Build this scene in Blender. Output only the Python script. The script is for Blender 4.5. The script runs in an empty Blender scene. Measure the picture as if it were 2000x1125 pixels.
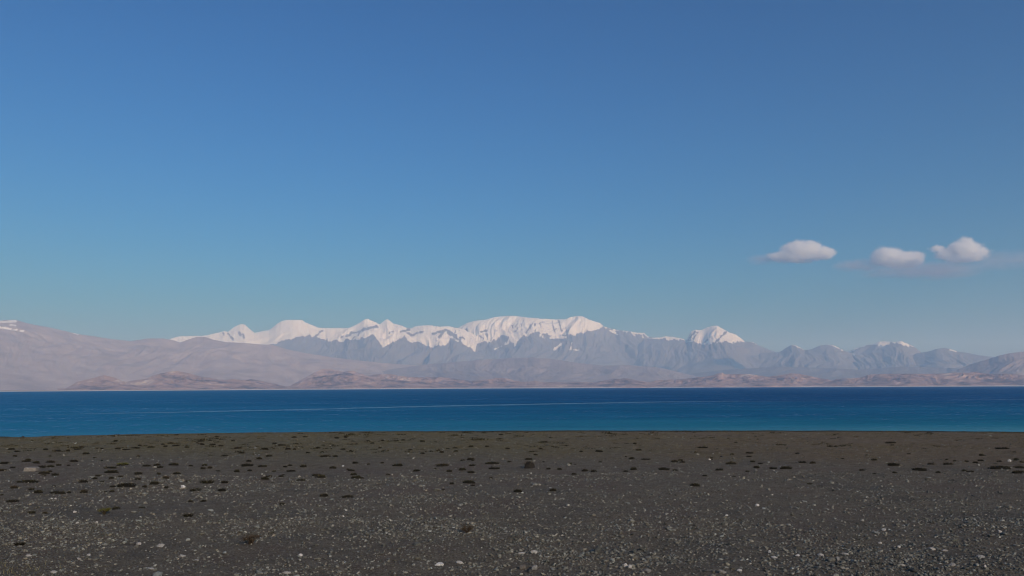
import bpy, math
import numpy as np
from mathutils import Matrix, Vector, Euler

scene = bpy.context.scene
COL = scene.collection
R = math.radians

# ------------------------------------------------------------------ camera
FPX, CX, CY = 1570.0, 1000.0, 562.5        # focal length and centre in pixels of the 2000 px wide photo
CAM_Z, PLAIN_Z = 8.0, 5.0                  # lake surface is z = 0
PITCH = math.atan((757.25 - CY) / FPX)
ROLL = -R(0.2435)
cam_data = bpy.data.cameras.new('camera')
cam_data.sensor_width = 36.0
cam_data.lens = 36.0 * FPX / 2000.0
cam_data.clip_start, cam_data.clip_end = 0.1, 200000.0
cam = bpy.data.objects.new('camera', cam_data)
COL.objects.link(cam)
CAM_M = Matrix.Rotation(R(90) + PITCH, 4, 'X') @ Matrix.Rotation(ROLL, 4, 'Z')
cam.matrix_world = Matrix.Translation((0, 0, CAM_Z)) @ CAM_M
scene.camera = cam
CM = np.array(CAM_M.to_3x3())

# ------------------------------------------------------------------ sky, sun, exposure
SUN_EL, SUN_AZ = 23.0, 151.0               # azimuth clockwise from the view direction (+Y)
world = bpy.data.worlds.new("World")
scene.world = world
world.use_nodes = True
wn = world.node_tree
wn.nodes.clear()
w_out = wn.nodes.new('ShaderNodeOutputWorld')
w_bg = wn.nodes.new('ShaderNodeBackground')
sky = wn.nodes.new('ShaderNodeTexSky')
sky.sky_type = 'NISHITA'
sky.sun_disc = False
sky.sun_elevation = R(SUN_EL)
sky.sun_rotation = R(SUN_AZ)
sky.altitude = 0
sky.air_density = 1.35
sky.dust_density = 2.0
sky.ozone_density = 10.0
w_gam = wn.nodes.new('ShaderNodeGamma')
w_gam.inputs['Gamma'].default_value = 1.4
w_bg.inputs['Strength'].default_value = 0.0515
wn.links.new(sky.outputs[0], w_gam.inputs['Color'])
w_tint = wn.nodes.new('ShaderNodeMix')                # white balance of the whole sky
w_tint.data_type = 'RGBA'
w_tint.blend_type = 'MULTIPLY'
w_tint.inputs[0].default_value = 1.0
w_tint.inputs[7].default_value = (0.52, 0.99, 0.965, 1)
wn.links.new(w_gam.outputs[0], w_tint.inputs[6])
wn.links.new(w_tint.outputs[2], w_bg.inputs['Color'])
wn.links.new(w_bg.outputs[0], w_out.inputs['Surface'])

sun_data = bpy.data.lights.new('sun', 'SUN')
sun_data.energy = 3.55
sun_data.angle = R(0.5)
sun_data.color = (1.0, 0.80, 0.65)
sun = bpy.data.objects.new('sun', sun_data)
COL.objects.link(sun)
SUN_DIR = Vector((math.sin(R(SUN_AZ)) * math.cos(R(SUN_EL)), math.cos(R(SUN_AZ)) * math.cos(R(SUN_EL)), math.sin(R(SUN_EL))))
sun.rotation_euler = SUN_DIR.to_track_quat('Z', 'Y').to_euler()
sun.location = (60, -40, 60)

vs = scene.view_settings
vs.view_transform = 'Standard'
vs.look = 'None'
vs.exposure = 0.0
vs.gamma = 1.0
vs.use_curve_mapping = False
cy = scene.cycles
cy.volume_bounces = 10
cy.max_bounces = 12
cy.use_denoising = True
cy.denoising_prefilter = 'ACCURATE'
cy.use_adaptive_sampling = False
cy.filter_width = 1.15

HAZE_TOP = 2640.0

# ------------------------------------------------------------------ helpers
rng = np.random.default_rng(11)


def _hash(ix, iy, seed):
    n = (ix.astype(np.int64) * 374761393 + iy.astype(np.int64) * 668265263 + seed * 2147483647) & 0xFFFFFFFF
    n = ((n ^ (n >> 13)) * 1274126177) & 0xFFFFFFFF
    n = n ^ (n >> 16)
    return n


_G = np.array([(math.cos(a), math.sin(a)) for a in np.linspace(0, 2 * math.pi, 16, endpoint=False)])


def perlin(x, y, seed=0):
    x, y = np.broadcast_arrays(np.asarray(x, float), np.asarray(y, float))
    ix, iy = np.floor(x), np.floor(y)
    fx, fy = x - ix, y - iy

    def corner(dx, dy):
        g = _G[_hash(ix + dx, iy + dy, seed) & 15]
        return g[..., 0] * (fx - dx) + g[..., 1] * (fy - dy)
    u = fx * fx * fx * (fx * (fx * 6 - 15) + 10)
    v = fy * fy * fy * (fy * (fy * 6 - 15) + 10)
    a = corner(0, 0) * (1 - u) + corner(1, 0) * u
    b = corner(0, 1) * (1 - u) + corner(1, 1) * u
    return (a * (1 - v) + b * v) * 1.5


def fbm(x, y, octaves=4, seed=0, gain=0.5, lac=2.03):
    s, a = 0.0, 1.0
    for i in range(octaves):
        s = s + a * perlin(x, y, seed + i * 17)
        x, y, a = np.asarray(x) * lac, np.asarray(y) * lac, a * gain
    return s


def ridged(x, y, octaves=4, seed=0, gain=0.5, lac=2.07):
    s, a, t = 0.0, 1.0, 0.0
    for i in range(octaves):
        s = s + a * (1 - np.abs(perlin(x, y, seed + i * 31)) * 1.6)
        t += a
        x, y, a = np.asarray(x) * lac, np.asarray(y) * lac, a * gain
    return s / t


def sstep(a, b, x):
    t = np.clip((x - a) / (b - a), 0, 1)
    return t * t * (3 - 2 * t)


def ray(px, py):
    """world direction through a pixel of the photograph"""
    px, py = np.broadcast_arrays(np.asarray(px, float), np.asarray(py, float))
    v = np.stack([(px - CX) / FPX, -(py - CY) / FPX, -np.ones_like(px)], -1)
    return v @ CM.T


def on_plain(px, py, z=PLAIN_Z):
    d = ray(px, py)
    t = (z - CAM_Z) / d[..., 2]
    return d[..., 0] * t, d[..., 1] * t


def project(x, y, z):
    v = np.stack([x, y, z - CAM_Z], -1) @ CM
    return CX + FPX * v[..., 0] / -v[..., 2], CY - FPX * v[..., 1] / -v[..., 2]


def tag(o, label=None, cat=None, group=None, kind=None):
    if label: o['label'] = label
    if cat: o['category'] = cat
    if group: o['group'] = group
    if kind: o['kind'] = kind
    return o


def mesh_np(name, verts, faces, smooth=True):
    """faces: (n,3) or (n,4) int array"""
    me = bpy.data.meshes.new(name)
    verts = np.ascontiguousarray(verts, np.float32)
    faces = np.ascontiguousarray(faces, np.int32)
    n, k = faces.shape
    me.vertices.add(len(verts))
    me.vertices.foreach_set('co', verts.ravel())
    me.loops.add(n * k)
    me.loops.foreach_set('vertex_index', faces.ravel())
    me.polygons.add(n)
    me.polygons.foreach_set('loop_start', np.arange(0, n * k, k, dtype=np.int32))
    me.polygons.foreach_set('use_smooth', np.full(n, smooth))
    me.update(calc_edges=True)
    return me


def add_attr(me, name, values):
    a = me.attributes.new(name, 'FLOAT', 'POINT')
    a.data.foreach_set('value', np.ascontiguousarray(values, np.float32).ravel())


def add_col(me, name, rgb):
    a = me.attributes.new(name, 'FLOAT_COLOR', 'POINT')
    c = np.ones((len(rgb), 4), np.float32)
    c[:, :3] = rgb
    a.data.foreach_set('color', c.ravel())


def link(name, me, mat=None, parent=None):
    o = bpy.data.objects.new(name, me)
    COL.objects.link(o)
    if mat is not None and len(me.materials) == 0:
        me.materials.append(mat)
    if parent: o.parent = parent
    return o


def grid_faces(nu, nv):
    i = np.arange(nu * nv).reshape(nv, nu)
    return np.stack([i[:-1, :-1], i[:-1, 1:], i[1:, 1:], i[1:, :-1]], -1).reshape(-1, 4)


class NT:
    """small wrapper for building node trees"""

    def __init__(self, name):
        self.m = bpy.data.materials.new(name)
        self.m.use_nodes = True
        self.t = self.m.node_tree
        self.t.nodes.clear()
        self.out = self.t.nodes.new('ShaderNodeOutputMaterial')

    def n(self, typ, **kw):
        nd = self.t.nodes.new('ShaderNode' + typ)
        for k, v in kw.items():
            setattr(nd, k, v)
        return nd

    def put(self, sock, v):
        if isinstance(v, bpy.types.NodeSocket):
            self.t.links.new(v, sock)
        elif isinstance(v, bpy.types.Node):
            self.t.links.new(v.outputs[0], sock)
        else:
            if hasattr(sock.default_value, '__len__') and len(sock.default_value) == 4 and len(v) == 3:
                v = (*v, 1)
            sock.default_value = v

    def math(self, op, a, b=None, c=None, clamp=False):
        nd = self.n('Math', operation=op, use_clamp=clamp)
        self.put(nd.inputs[0], a)
        if b is not None: self.put(nd.inputs[1], b)
        if c is not None: self.put(nd.inputs[2], c)
        return nd.outputs[0]

    def vmath(self, op, a, b=None):
        nd = self.n('VectorMath', operation=op)
        self.put(nd.inputs[0], a)
        if b is not None:
            if op == 'SCALE': self.put(nd.inputs['Scale'], b)
            else: self.put(nd.inputs[1], b)
        return nd.outputs['Value'] if op in ('LENGTH', 'DOT_PRODUCT', 'DISTANCE') else nd.outputs[0]

    def mix(self, f, a, b):
        nd = self.n('Mix', data_type='RGBA')
        self.put(nd.inputs[0], f)
        self.put(nd.inputs[6], a)
        self.put(nd.inputs[7], b)
        return nd.outputs[2]

    def noise(self, vec, scale, detail=4, rough=0.55, dim='3D', out=0):
        nd = self.n('TexNoise', noise_dimensions=dim)
        if vec is not None: self.put(nd.inputs['Vector'], vec)
        nd.inputs['Scale'].default_value = scale
        nd.inputs['Detail'].default_value = detail
        nd.inputs['Roughness'].default_value = rough
        return nd.outputs[out]

    def ramp(self, v, a, b, lo=0.0, hi=1.0, smooth=True):
        nd = self.n('MapRange')
        if smooth: nd.interpolation_type = 'SMOOTHSTEP'
        self.put(nd.inputs[0], v)
        for i, k in enumerate((a, b, lo, hi)):
            self.put(nd.inputs[1 + i], k)
        return nd.outputs[0]

    def attr(self, name, out='Fac'):
        return self.n('Attribute', attribute_name=name).outputs[out]

    def pos(self):
        return self.n('NewGeometry').outputs['Position']

    def sep(self, v):
        nd = self.n('SeparateXYZ')
        self.put(nd.inputs[0], v)
        return nd.outputs

    def comb(self, x, y, z):
        nd = self.n('CombineXYZ')
        for i, k in enumerate((x, y, z)): self.put(nd.inputs[i], k)
        return nd.outputs[0]

    def bsdf(self, color, rough=0.9, spec=0.3, normal=None):
        b = self.n('BsdfPrincipled')
        self.put(b.inputs['Base Color'], color)
        self.put(b.inputs['Roughness'], rough)
        self.put(b.inputs['Specular IOR Level'], spec)
        if normal is not None: self.put(b.inputs['Normal'], normal)
        self.t.links.new(b.outputs[0], self.out.inputs['Surface'])
        return b

    def bump(self, h, strength, dist):
        nd = self.n('Bump')
        self.put(nd.inputs['Height'], h)
        nd.inputs['Strength'].default_value = strength
        nd.inputs['Distance'].default_value = dist
        return nd.outputs[0]


# ------------------------------------------------------------------ materials
def mat_ground():
    m = NT('dark_gravel_soil')
    p = m.pos()
    x, y, z = m.sep(p)
    wob = m.math('MULTIPLY', m.math('SUBTRACT', m.noise(p, 0.09, 3), 0.5), 16.0)
    yy = m.math('ADD', y, wob)
    n_big = m.noise(p, 0.35, 5, 0.6)
    n_mid = m.noise(p, 2.2, 5, 0.65)
    n_fine = m.noise(p, 26.0, 5, 0.7)
    n_grit = m.noise(p, 95.0, 3, 0.7)
    grey = m.mix(m.ramp(n_mid, 0.35, 0.68), (0.134, 0.116, 0.088), (0.208, 0.181, 0.136))
    grey = m.mix(m.ramp(n_big, 0.50, 0.66, 0, 0.8), grey, (0.150, 0.118, 0.094))
    grey = m.mix(m.ramp(n_big, 0.46, 0.33, 0, 0.6), grey, (0.095, 0.090, 0.080))
    brown = m.mix(m.ramp(n_mid, 0.35, 0.68), (0.140, 0.106, 0.068), (0.230, 0.178, 0.118))
    olive = m.mix(m.ramp(n_mid, 0.35, 0.68), (0.122, 0.108, 0.060), (0.205, 0.182, 0.105))
    side = m.ramp(m.math('ADD', x, m.math('MULTIPLY', m.math('SUBTRACT', n_big, 0.5), 20.0)), -4.0, 16.0)
    belt = m.mix(side, olive, brown)
    # the vegetated belt starts nearer the camera on the right than on the left
    start = m.ramp(x, -26.0, 22.0, 38.0, 29.0, smooth=False)
    f = m.ramp(m.math('SUBTRACT', yy, start), -3.0, 7.0)
    col = m.mix(f, grey, belt)
    # darker strip along the lip of the bank
    e = m.attr('edge')
    en = m.math('ADD', e, m.math('MULTIPLY', m.math('SUBTRACT', m.noise(m.vmath('MULTIPLY', p, (0.25, 1.0, 1.0)), 1.0, 3), 0.5), 1.2))
    strip = m.math('MULTIPLY', m.ramp(en, -1.9, -1.1), m.ramp(x, -16, -2, 0.25, 1.0))
    col = m.mix(strip, col, (0.022, 0.022, 0.014))
    # grit: small grains, dark and pale, with shade painted into the hollows
    col = m.mix(m.ramp(n_fine, 0.53, 0.63, 0, 0.75), col, (0.30, 0.28, 0.25))
    col = m.mix(m.ramp(n_fine, 0.47, 0.38, 0, 0.85), col, (0.034, 0.032, 0.029))
    col = m.mix(m.ramp(n_grit, 0.62, 0.75, 0, 0.5), col, (0.26, 0.25, 0.24))
    h = m.math('ADD', m.math('MULTIPLY', n_fine, 1.15), m.math('MULTIPLY', n_grit, 0.35))
    m.bsdf(col, 0.95, 0.15, m.bump(h, 1.0, 0.11))
    return m.m


def mat_far_land():
    m = NT('pale_shore_sediment')
    p = m.pos()
    n = m.noise(m.vmath('MULTIPLY', p, (1, 3, 1)), 0.0011, 5, 0.6)
    e = m.attr('inland')
    sand = m.mix(m.ramp(n, 0.35, 0.65), (0.38, 0.32, 0.28), (0.30, 0.25, 0.22))
    col = m.mix(m.ramp(e, 200, 420), (0.66, 0.62, 0.56), sand)
    m.bsdf(col, 1.0, 0.1)
    return m.m


def mat_hill(name, c_dark, c_mid, c_pale, scale=0.004, snow=False):
    m = NT(name)
    p = m.pos()
    ps = m.vmath('MULTIPLY', p, (1.0, 1.0, 2.5))
    n1 = m.noise(ps, scale, 5, 0.62)
    n2 = m.noise(ps, scale * 0.28, 4, 0.55)
    n3 = m.noise(ps, scale * 6, 3, 0.6)
    v = m.math('ADD', m.math('MULTIPLY', n1, 0.6), m.math('MULTIPLY', n2, 0.4))
    col = m.mix(m.ramp(v, 0.38, 0.54), c_dark, c_mid)
    col = m.mix(m.ramp(v, 0.54, 0.66), col, c_pale)
    col = m.mix(m.ramp(n3, 0.5, 0.75, 0, 0.35), col, c_pale)
    if snow:
        s = m.attr('snow')
        sn = m.math('ADD', s, m.math('MULTIPLY', m.math('SUBTRACT', m.noise(p, 0.012, 4, 0.6), 0.5), 0.45))
        f = m.ramp(sn, 0.42, 0.56)
        snowc = m.mix(m.ramp(n3, 0.3, 0.7), (0.71, 0.69, 0.69), (0.82, 0.80, 0.79))
        col = m.mix(f, col, snowc)
    m.bsdf(col, 0.95, 0.1)
    return m.m


def mat_water():
    m = NT('lake_water')
    p = m.pos()
    x, y, z = m.sep(p)
    # wind chop as facet slopes, independent of the viewing distance
    w1 = m.noise(m.vmath('MULTIPLY', p, (0.6, 1.0, 1)), 0.9, 3, 0.6, out=1)
    w2 = m.noise(m.vmath('MULTIPLY', p, (0.5, 1.0, 1)), 0.16, 3, 0.6, out=1)
    # steep little waves rolling towards the near shore: their visible faces lean to the south
    wsum = m.vmath('ADD', m.vmath('SCALE', m.vmath('SUBTRACT', w1, (0.5, 0.5, 0.5)), 1.3),
                   m.vmath('SCALE', m.vmath('SUBTRACT', w2, (0.5, 0.5, 0.5)), 0.5))
    w3 = m.noise(m.vmath('MULTIPLY', p, (0.22, 1.0, 1)), 0.035, 4, 0.7, out=1)
    wsum = m.vmath('ADD', wsum, m.vmath('SCALE', m.vmath('SUBTRACT', w3, (0.5, 0.5, 0.5)), 0.55))
    wsum = m.vmath('MULTIPLY', m.vmath('ADD', wsum, (0, -0.42, 0)), (1, 1, 0))
    nrm = m.vmath('NORMALIZE', m.vmath('ADD', wsum, (0, 0, 1)))
    # colour of the water body: turquoise over the shallow shelf, deep blue farther out
    wob = m.math('MULTIPLY', m.math('SUBTRACT', m.noise(m.vmath('MULTIPLY', p, (0.5, 1, 1)), 0.006, 4, 0.6), 0.5), 90.0)
    d = m.math('ADD', y, wob)
    patch = m.noise(m.vmath('MULTIPLY', p, (0.25, 1, 1)), 0.02, 5, 0.65)
    shallow = m.mix(m.ramp(patch, 0.35, 0.65), (0.010, 0.108, 0.190), (0.018, 0.145, 0.235))
    mid = m.mix(m.ramp(patch, 0.35, 0.65), (0.005, 0.072, 0.165), (0.009, 0.098, 0.205))
    deep = m.mix(m.ramp(patch, 0.35, 0.65), (0.003, 0.044, 0.135), (0.006, 0.064, 0.175))
    col = m.mix(m.ramp(d, 150, 250), shallow, mid)
    col = m.mix(m.ramp(d, 230, 520), col, deep)
    col = m.mix(m.ramp(m.math('ADD', y, m.math('MULTIPLY', wob, 0.12)), 172, 138, 0, 0.9), col, (0.050, 0.190, 0.270))
    left = m.ramp(m.math('DIVIDE', x, y), -0.55, 0.35, 1.0, 0.0)
    col = m.mix(m.math('MULTIPLY', left, 0.55), col, (0.011, 0.128, 0.265))
    b = m.bsdf(col, 0.12, 0.5, nrm)
    b.inputs['IOR'].default_value = 1.333
    return m.m


def mat_streak():
    m = NT('foam_line')
    p = m.pos()
    e = m.attr('across')
    n = m.noise(m.vmath('MULTIPLY', p, (0.12, 1, 1)), 0.35, 5, 0.65)
    a = m.math('MULTIPLY', m.ramp(e, 0.0, 0.8), m.ramp(n, 0.30, 0.62, 0.25, 0.85))
    a = m.math('MULTIPLY', a, m.attr('strength'))
    b = m.n('BsdfDiffuse')
    m.put(b.inputs['Color'], (0.24, 0.48, 0.66))
    tr = m.n('BsdfTransparent')
    mx = m.n('MixShader')
    m.put(mx.inputs[0], a)
    m.t.links.new(tr.outputs[0], mx.inputs[1])
    m.t.links.new(b.outputs[0], mx.inputs[2])
    m.t.links.new(mx.outputs[0], m.out.inputs['Surface'])
    return m.m


def mat_stone(name, use_attr=False, color=None):
    m = NT(name)
    if use_attr:
        c = m.attr('tone', 'Color')
        p = m.pos()
    else:
        p = m.n('TexCoord').outputs['Object']
        oi = m.n('ObjectInfo')
        c = oi.outputs['Color'] if color is None else color
    n = m.noise(p, 9.0 if not use_attr else 30.0, 4, 0.65)
    lo = m.vmath('SCALE', c, 0.62)
    hi = m.vmath('SCALE', c, 1.22)
    col = m.mix(m.ramp(n, 0.3, 0.7), lo, hi)
    nb = m.noise(p, 28.0 if not use_attr else 90.0, 3, 0.6)
    m.bsdf(col, 0.9, 0.2, m.bump(nb, 0.5, 0.006))
    return m.m


def mat_plant():
    m = NT('dry_tussock_leaf')
    c = m.attr('tone', 'Color')
    oi = m.n('ObjectInfo')
    v = m.math('MULTIPLY_ADD', oi.outputs['Random'], 0.5, 0.75)
    m.bsdf(m.vmath('SCALE', c, v), 0.9, 0.1)
    return m.m


M_GROUND = mat_ground()
M_LAND = mat_far_land()
M_WATER = mat_water()
M_STREAK = mat_streak()
M_STONE = mat_stone('weathered_stone')
M_GRAVEL = mat_stone('loose_gravel', True)
M_PLANT = mat_plant()
M_LOWHILL = mat_hill('red_brown_hill', (0.092, 0.064, 0.062), (0.325, 0.222, 0.190), (0.56, 0.46, 0.38), 0.0050)
M_FOOT = mat_hill('dusty_mountain_slope', (0.30, 0.245, 0.225), (0.40, 0.325, 0.295), (0.48, 0.40, 0.355), 0.0022, snow=True)
M_FOOT2 = mat_hill('grey_foothill_slope', (0.20, 0.172, 0.168), (0.26, 0.222, 0.215), (0.33, 0.285, 0.268), 0.0024)
M_SNOWY = mat_hill('rock_and_snow', (0.155, 0.150, 0.162), (0.180, 0.172, 0.178), (0.215, 0.20, 0.20), 0.0020, snow=True)

# ------------------------------------------------------------------ near plain and its bank
edge_px = np.array([(-300, 858), (0, 853.5), (65, 853.5), (95, 851.5), (250, 848.5), (400, 846.3), (500, 844.8), (650, 843.0), (750, 842.2),
                    (1000, 841.2), (1250, 840.8), (1500, 840.8), (1750, 841.5), (2000, 843.2), (2300, 846)], float)
ex, ey = on_plain(edge_px[:, 0], edge_px[:, 1])
order = np.argsort(ex)
ex, ey = ex[order], ey[order]


def edge_y(x):
    x = np.asarray(x, float)
    return np.interp(x, ex, ey) + 0.35 * fbm(x * 0.35, x * 0 + 3.3, 3, 5) + 6 * (sstep(60, 400, np.abs(x)) * fbm(x * 0.004, x * 0 + 9.1, 3, 8))


def plain_height(x, y):
    """relief of the plain, fading out at the lip of the bank"""
    x, y = np.asarray(x, float), np.asarray(y, float)
    d = edge_y(x) - y
    far = 1 - sstep(200, 600, np.hypot(x, y))
    f = sstep(0.3, 8.0, d) * far
    h = 0.10 * fbm(x * 0.12, y * 0.12, 3, 21) + 0.028 * fbm(x * 0.9, y * 0.9, 3, 41) + 0.012 * fbm(x * 4, y * 4, 2, 61)
    return PLAIN_Z + h * f


def axis(lo, hi, step, far, growth=1.35):
    a = list(np.arange(lo, hi + 1e-6, step))
    s, v, up = step, hi, []
    while v < far:
        s *= growth
        v += s
        up.append(v)
    s, v, dn = step, lo, []
    while v > -far:
        s *= growth
        v -= s
        dn.append(v)
    return np.array(dn[::-1] + a + up)


gx = axis(-46, 46, 0.2, 45000)
gy_near = list(np.arange(6, 44, 0.2))
s, v, dn = 0.2, 6.0, []
while v > -45000:
    s *= 1.35
    v -= s
    dn.append(v)
gy = np.array(dn[::-1] + gy_near)
n_blend = 80
X, Y = np.meshgrid(gx, gy)
E = edge_y(gx)
Xb = np.repeat(gx[None], n_blend, 0)
Yb = 44 + (E[None] - 44) * (np.arange(1, n_blend + 1) / n_blend)[:, None]
Z = plain_height(X, Y)
Zb = plain_height(Xb, Yb)
bank = [(0.5, -0.12), (1.2, -0.5), (3.0, -1.6), (6.0, -3.0), (10.0, -4.2), (16.0, -5.0), (26.0, -5.6), (60.0, -7.0)]
Xk = np.repeat(gx[None], len(bank), 0)
Yk = np.stack([E + d + (0.3 * fbm(gx * 0.5, gx * 0 + d, 2, 77) if d > 0.6 else 0) for d, z in bank])
Zk = np.stack([np.full_like(E, PLAIN_Z + z) for d, z in bank])
Xa, Ya, Za = np.vstack([X, Xb, Xk]), np.vstack([Y, Yb, Yk]), np.vstack([Z, Zb, Zk])
me = mesh_np('gravel_plain', np.stack([Xa, Ya, Za], -1).reshape(-1, 3), grid_faces(Xa.shape[1], Xa.shape[0]))
add_attr(me, 'edge', Ya - edge_y(Xa))
tag(link('gravel_plain', me, M_GROUND), 'dark grey gravel plain running down to the lake shore', kind='structure')

# ------------------------------------------------------------------ far shore: land sheet in polar coordinates
shore_px = np.array([-900, -400, 0, 250, 500, 750, 1000, 1250, 1500, 2000, 2400, 3200], float)
shore_r = np.array([3000, 3600, 4300, 5000, 6000, 8200, 11000, 11800, 12000, 11000, 9000, 6000], float)
az_s = np.arctan((shore_px - CX) / FPX)
az = np.concatenate([np.linspace(R(-88), R(-36), 60), np.linspace(R(-35.8), R(35.8), 500), np.linspace(R(36), R(88), 60)])
rs = np.interp(az, az_s, shore_r) * (1 + 0.018 * fbm(az * 22, az * 0 + 1.7, 4, 3))
steps = np.array([-60, 0, 40, 120, 260, 500, 900, 1600, 2800, 4500, 7000, 10000, 14000, 20000, 28000, 34000.0])
zz = np.array([-1.2, 0.0, 3.5, 8.0, 11.0, 11.5, 12.0, 12.2, 12.5, 13, 15, 18, 22, 30, 40, 50.0])
rr = np.minimum(rs[None] + steps[:, None], 45500 + steps[:, None] * 0.01)
Xl, Yl = rr * np.sin(az)[None], rr * np.cos(az)[None]
Zl = np.repeat(zz[:, None], len(az), 1) * (0.8 + 0.25 * fbm(Xl / 900, Yl / 900, 3, 14)) * np.clip(rs / 11000, 0.35, 1)[None]
Zl[1] = 0.0
me = mesh_np('far_shore', np.stack([Xl, Yl, Zl], -1).reshape(-1, 3), grid_faces(len(az), len(steps)))
add_attr(me, 'inland', np.repeat(steps[:, None], len(az), 1))
tag(link('far_shore', me, M_LAND), 'pale strip of beach and flat land along the far side of the lake', kind='structure')

# ------------------------------------------------------------------ lake
lx = axis(-900, 900, 30, 44000, 1.3)
ly0 = edge_y(lx) + 12
ts = np.concatenate([np.linspace(0, 900, 31), 900 * 1.28 ** np.arange(1, 16)])
Xw = np.repeat(lx[None], len(ts), 0)
Yw = np.minimum(ly0[None] + ts[:, None], 15000 + ts[:, None] * 0.001)
me = mesh_np('lake', np.stack([Xw, Yw, np.zeros_like(Xw)], -1).reshape(-1, 3), grid_faces(len(lx), len(ts)))
tag(link('lake', me, M_WATER), 'wide deep blue lake turning turquoise towards the near shore', kind='structure')

# pale foam line drifting across the lake
st = np.array([(-260, 820.5), (0, 814), (100, 811), (150, 808.5), (300, 806), (500, 802), (650, 798.5), (800, 794.5), (1000, 790.5),
               (1150, 787.5), (1300, 785), (1420, 784), (1600, 783.5), (1700, 783)], float)
pxs = np.linspace(-260, 1700, 400)
pys = np.interp(pxs, st[:, 0], st[:, 1]) + 0.35 * fbm(pxs / 60, pxs * 0, 3, 91)
sx, sy = on_plain(pxs, pys, 0.0)
half = (1.25 + 0.35 * fbm(pxs / 35, pxs * 0 + 4, 3, 92)) * sy ** 2 / (CAM_Z * FPX)
rows = np.linspace(-1, 1, 7)
Xs = np.repeat(sx[None], 7, 0)
Ys = sy[None] + rows[:, None] * half[None]
me = mesh_np('foam_line', np.stack([Xs, Ys, np.full_like(Xs, 0.03)], -1).reshape(-1, 3), grid_faces(400, 7))
add_attr(me, 'across', np.repeat((1 - np.abs(rows))[:, None], 400, 1))
stren = np.interp(pxs, [-260, 60, 300, 450, 950, 1300, 1450, 1700], [0.35, 0.45, 0.6, 0.9, 0.85, 0.5, 0.25, 0.05])
add_attr(me, 'strength', np.repeat(stren[None], 7, 0))
tag(link('foam_line', me, M_STREAK), 'thin pale foam line crossing the blue lake', kind='structure')


# ------------------------------------------------------------------ hills and mountains
def low_relief(s):
    return 0.55 + 0.45 * sstep(0.35, 0.75, s)


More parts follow.
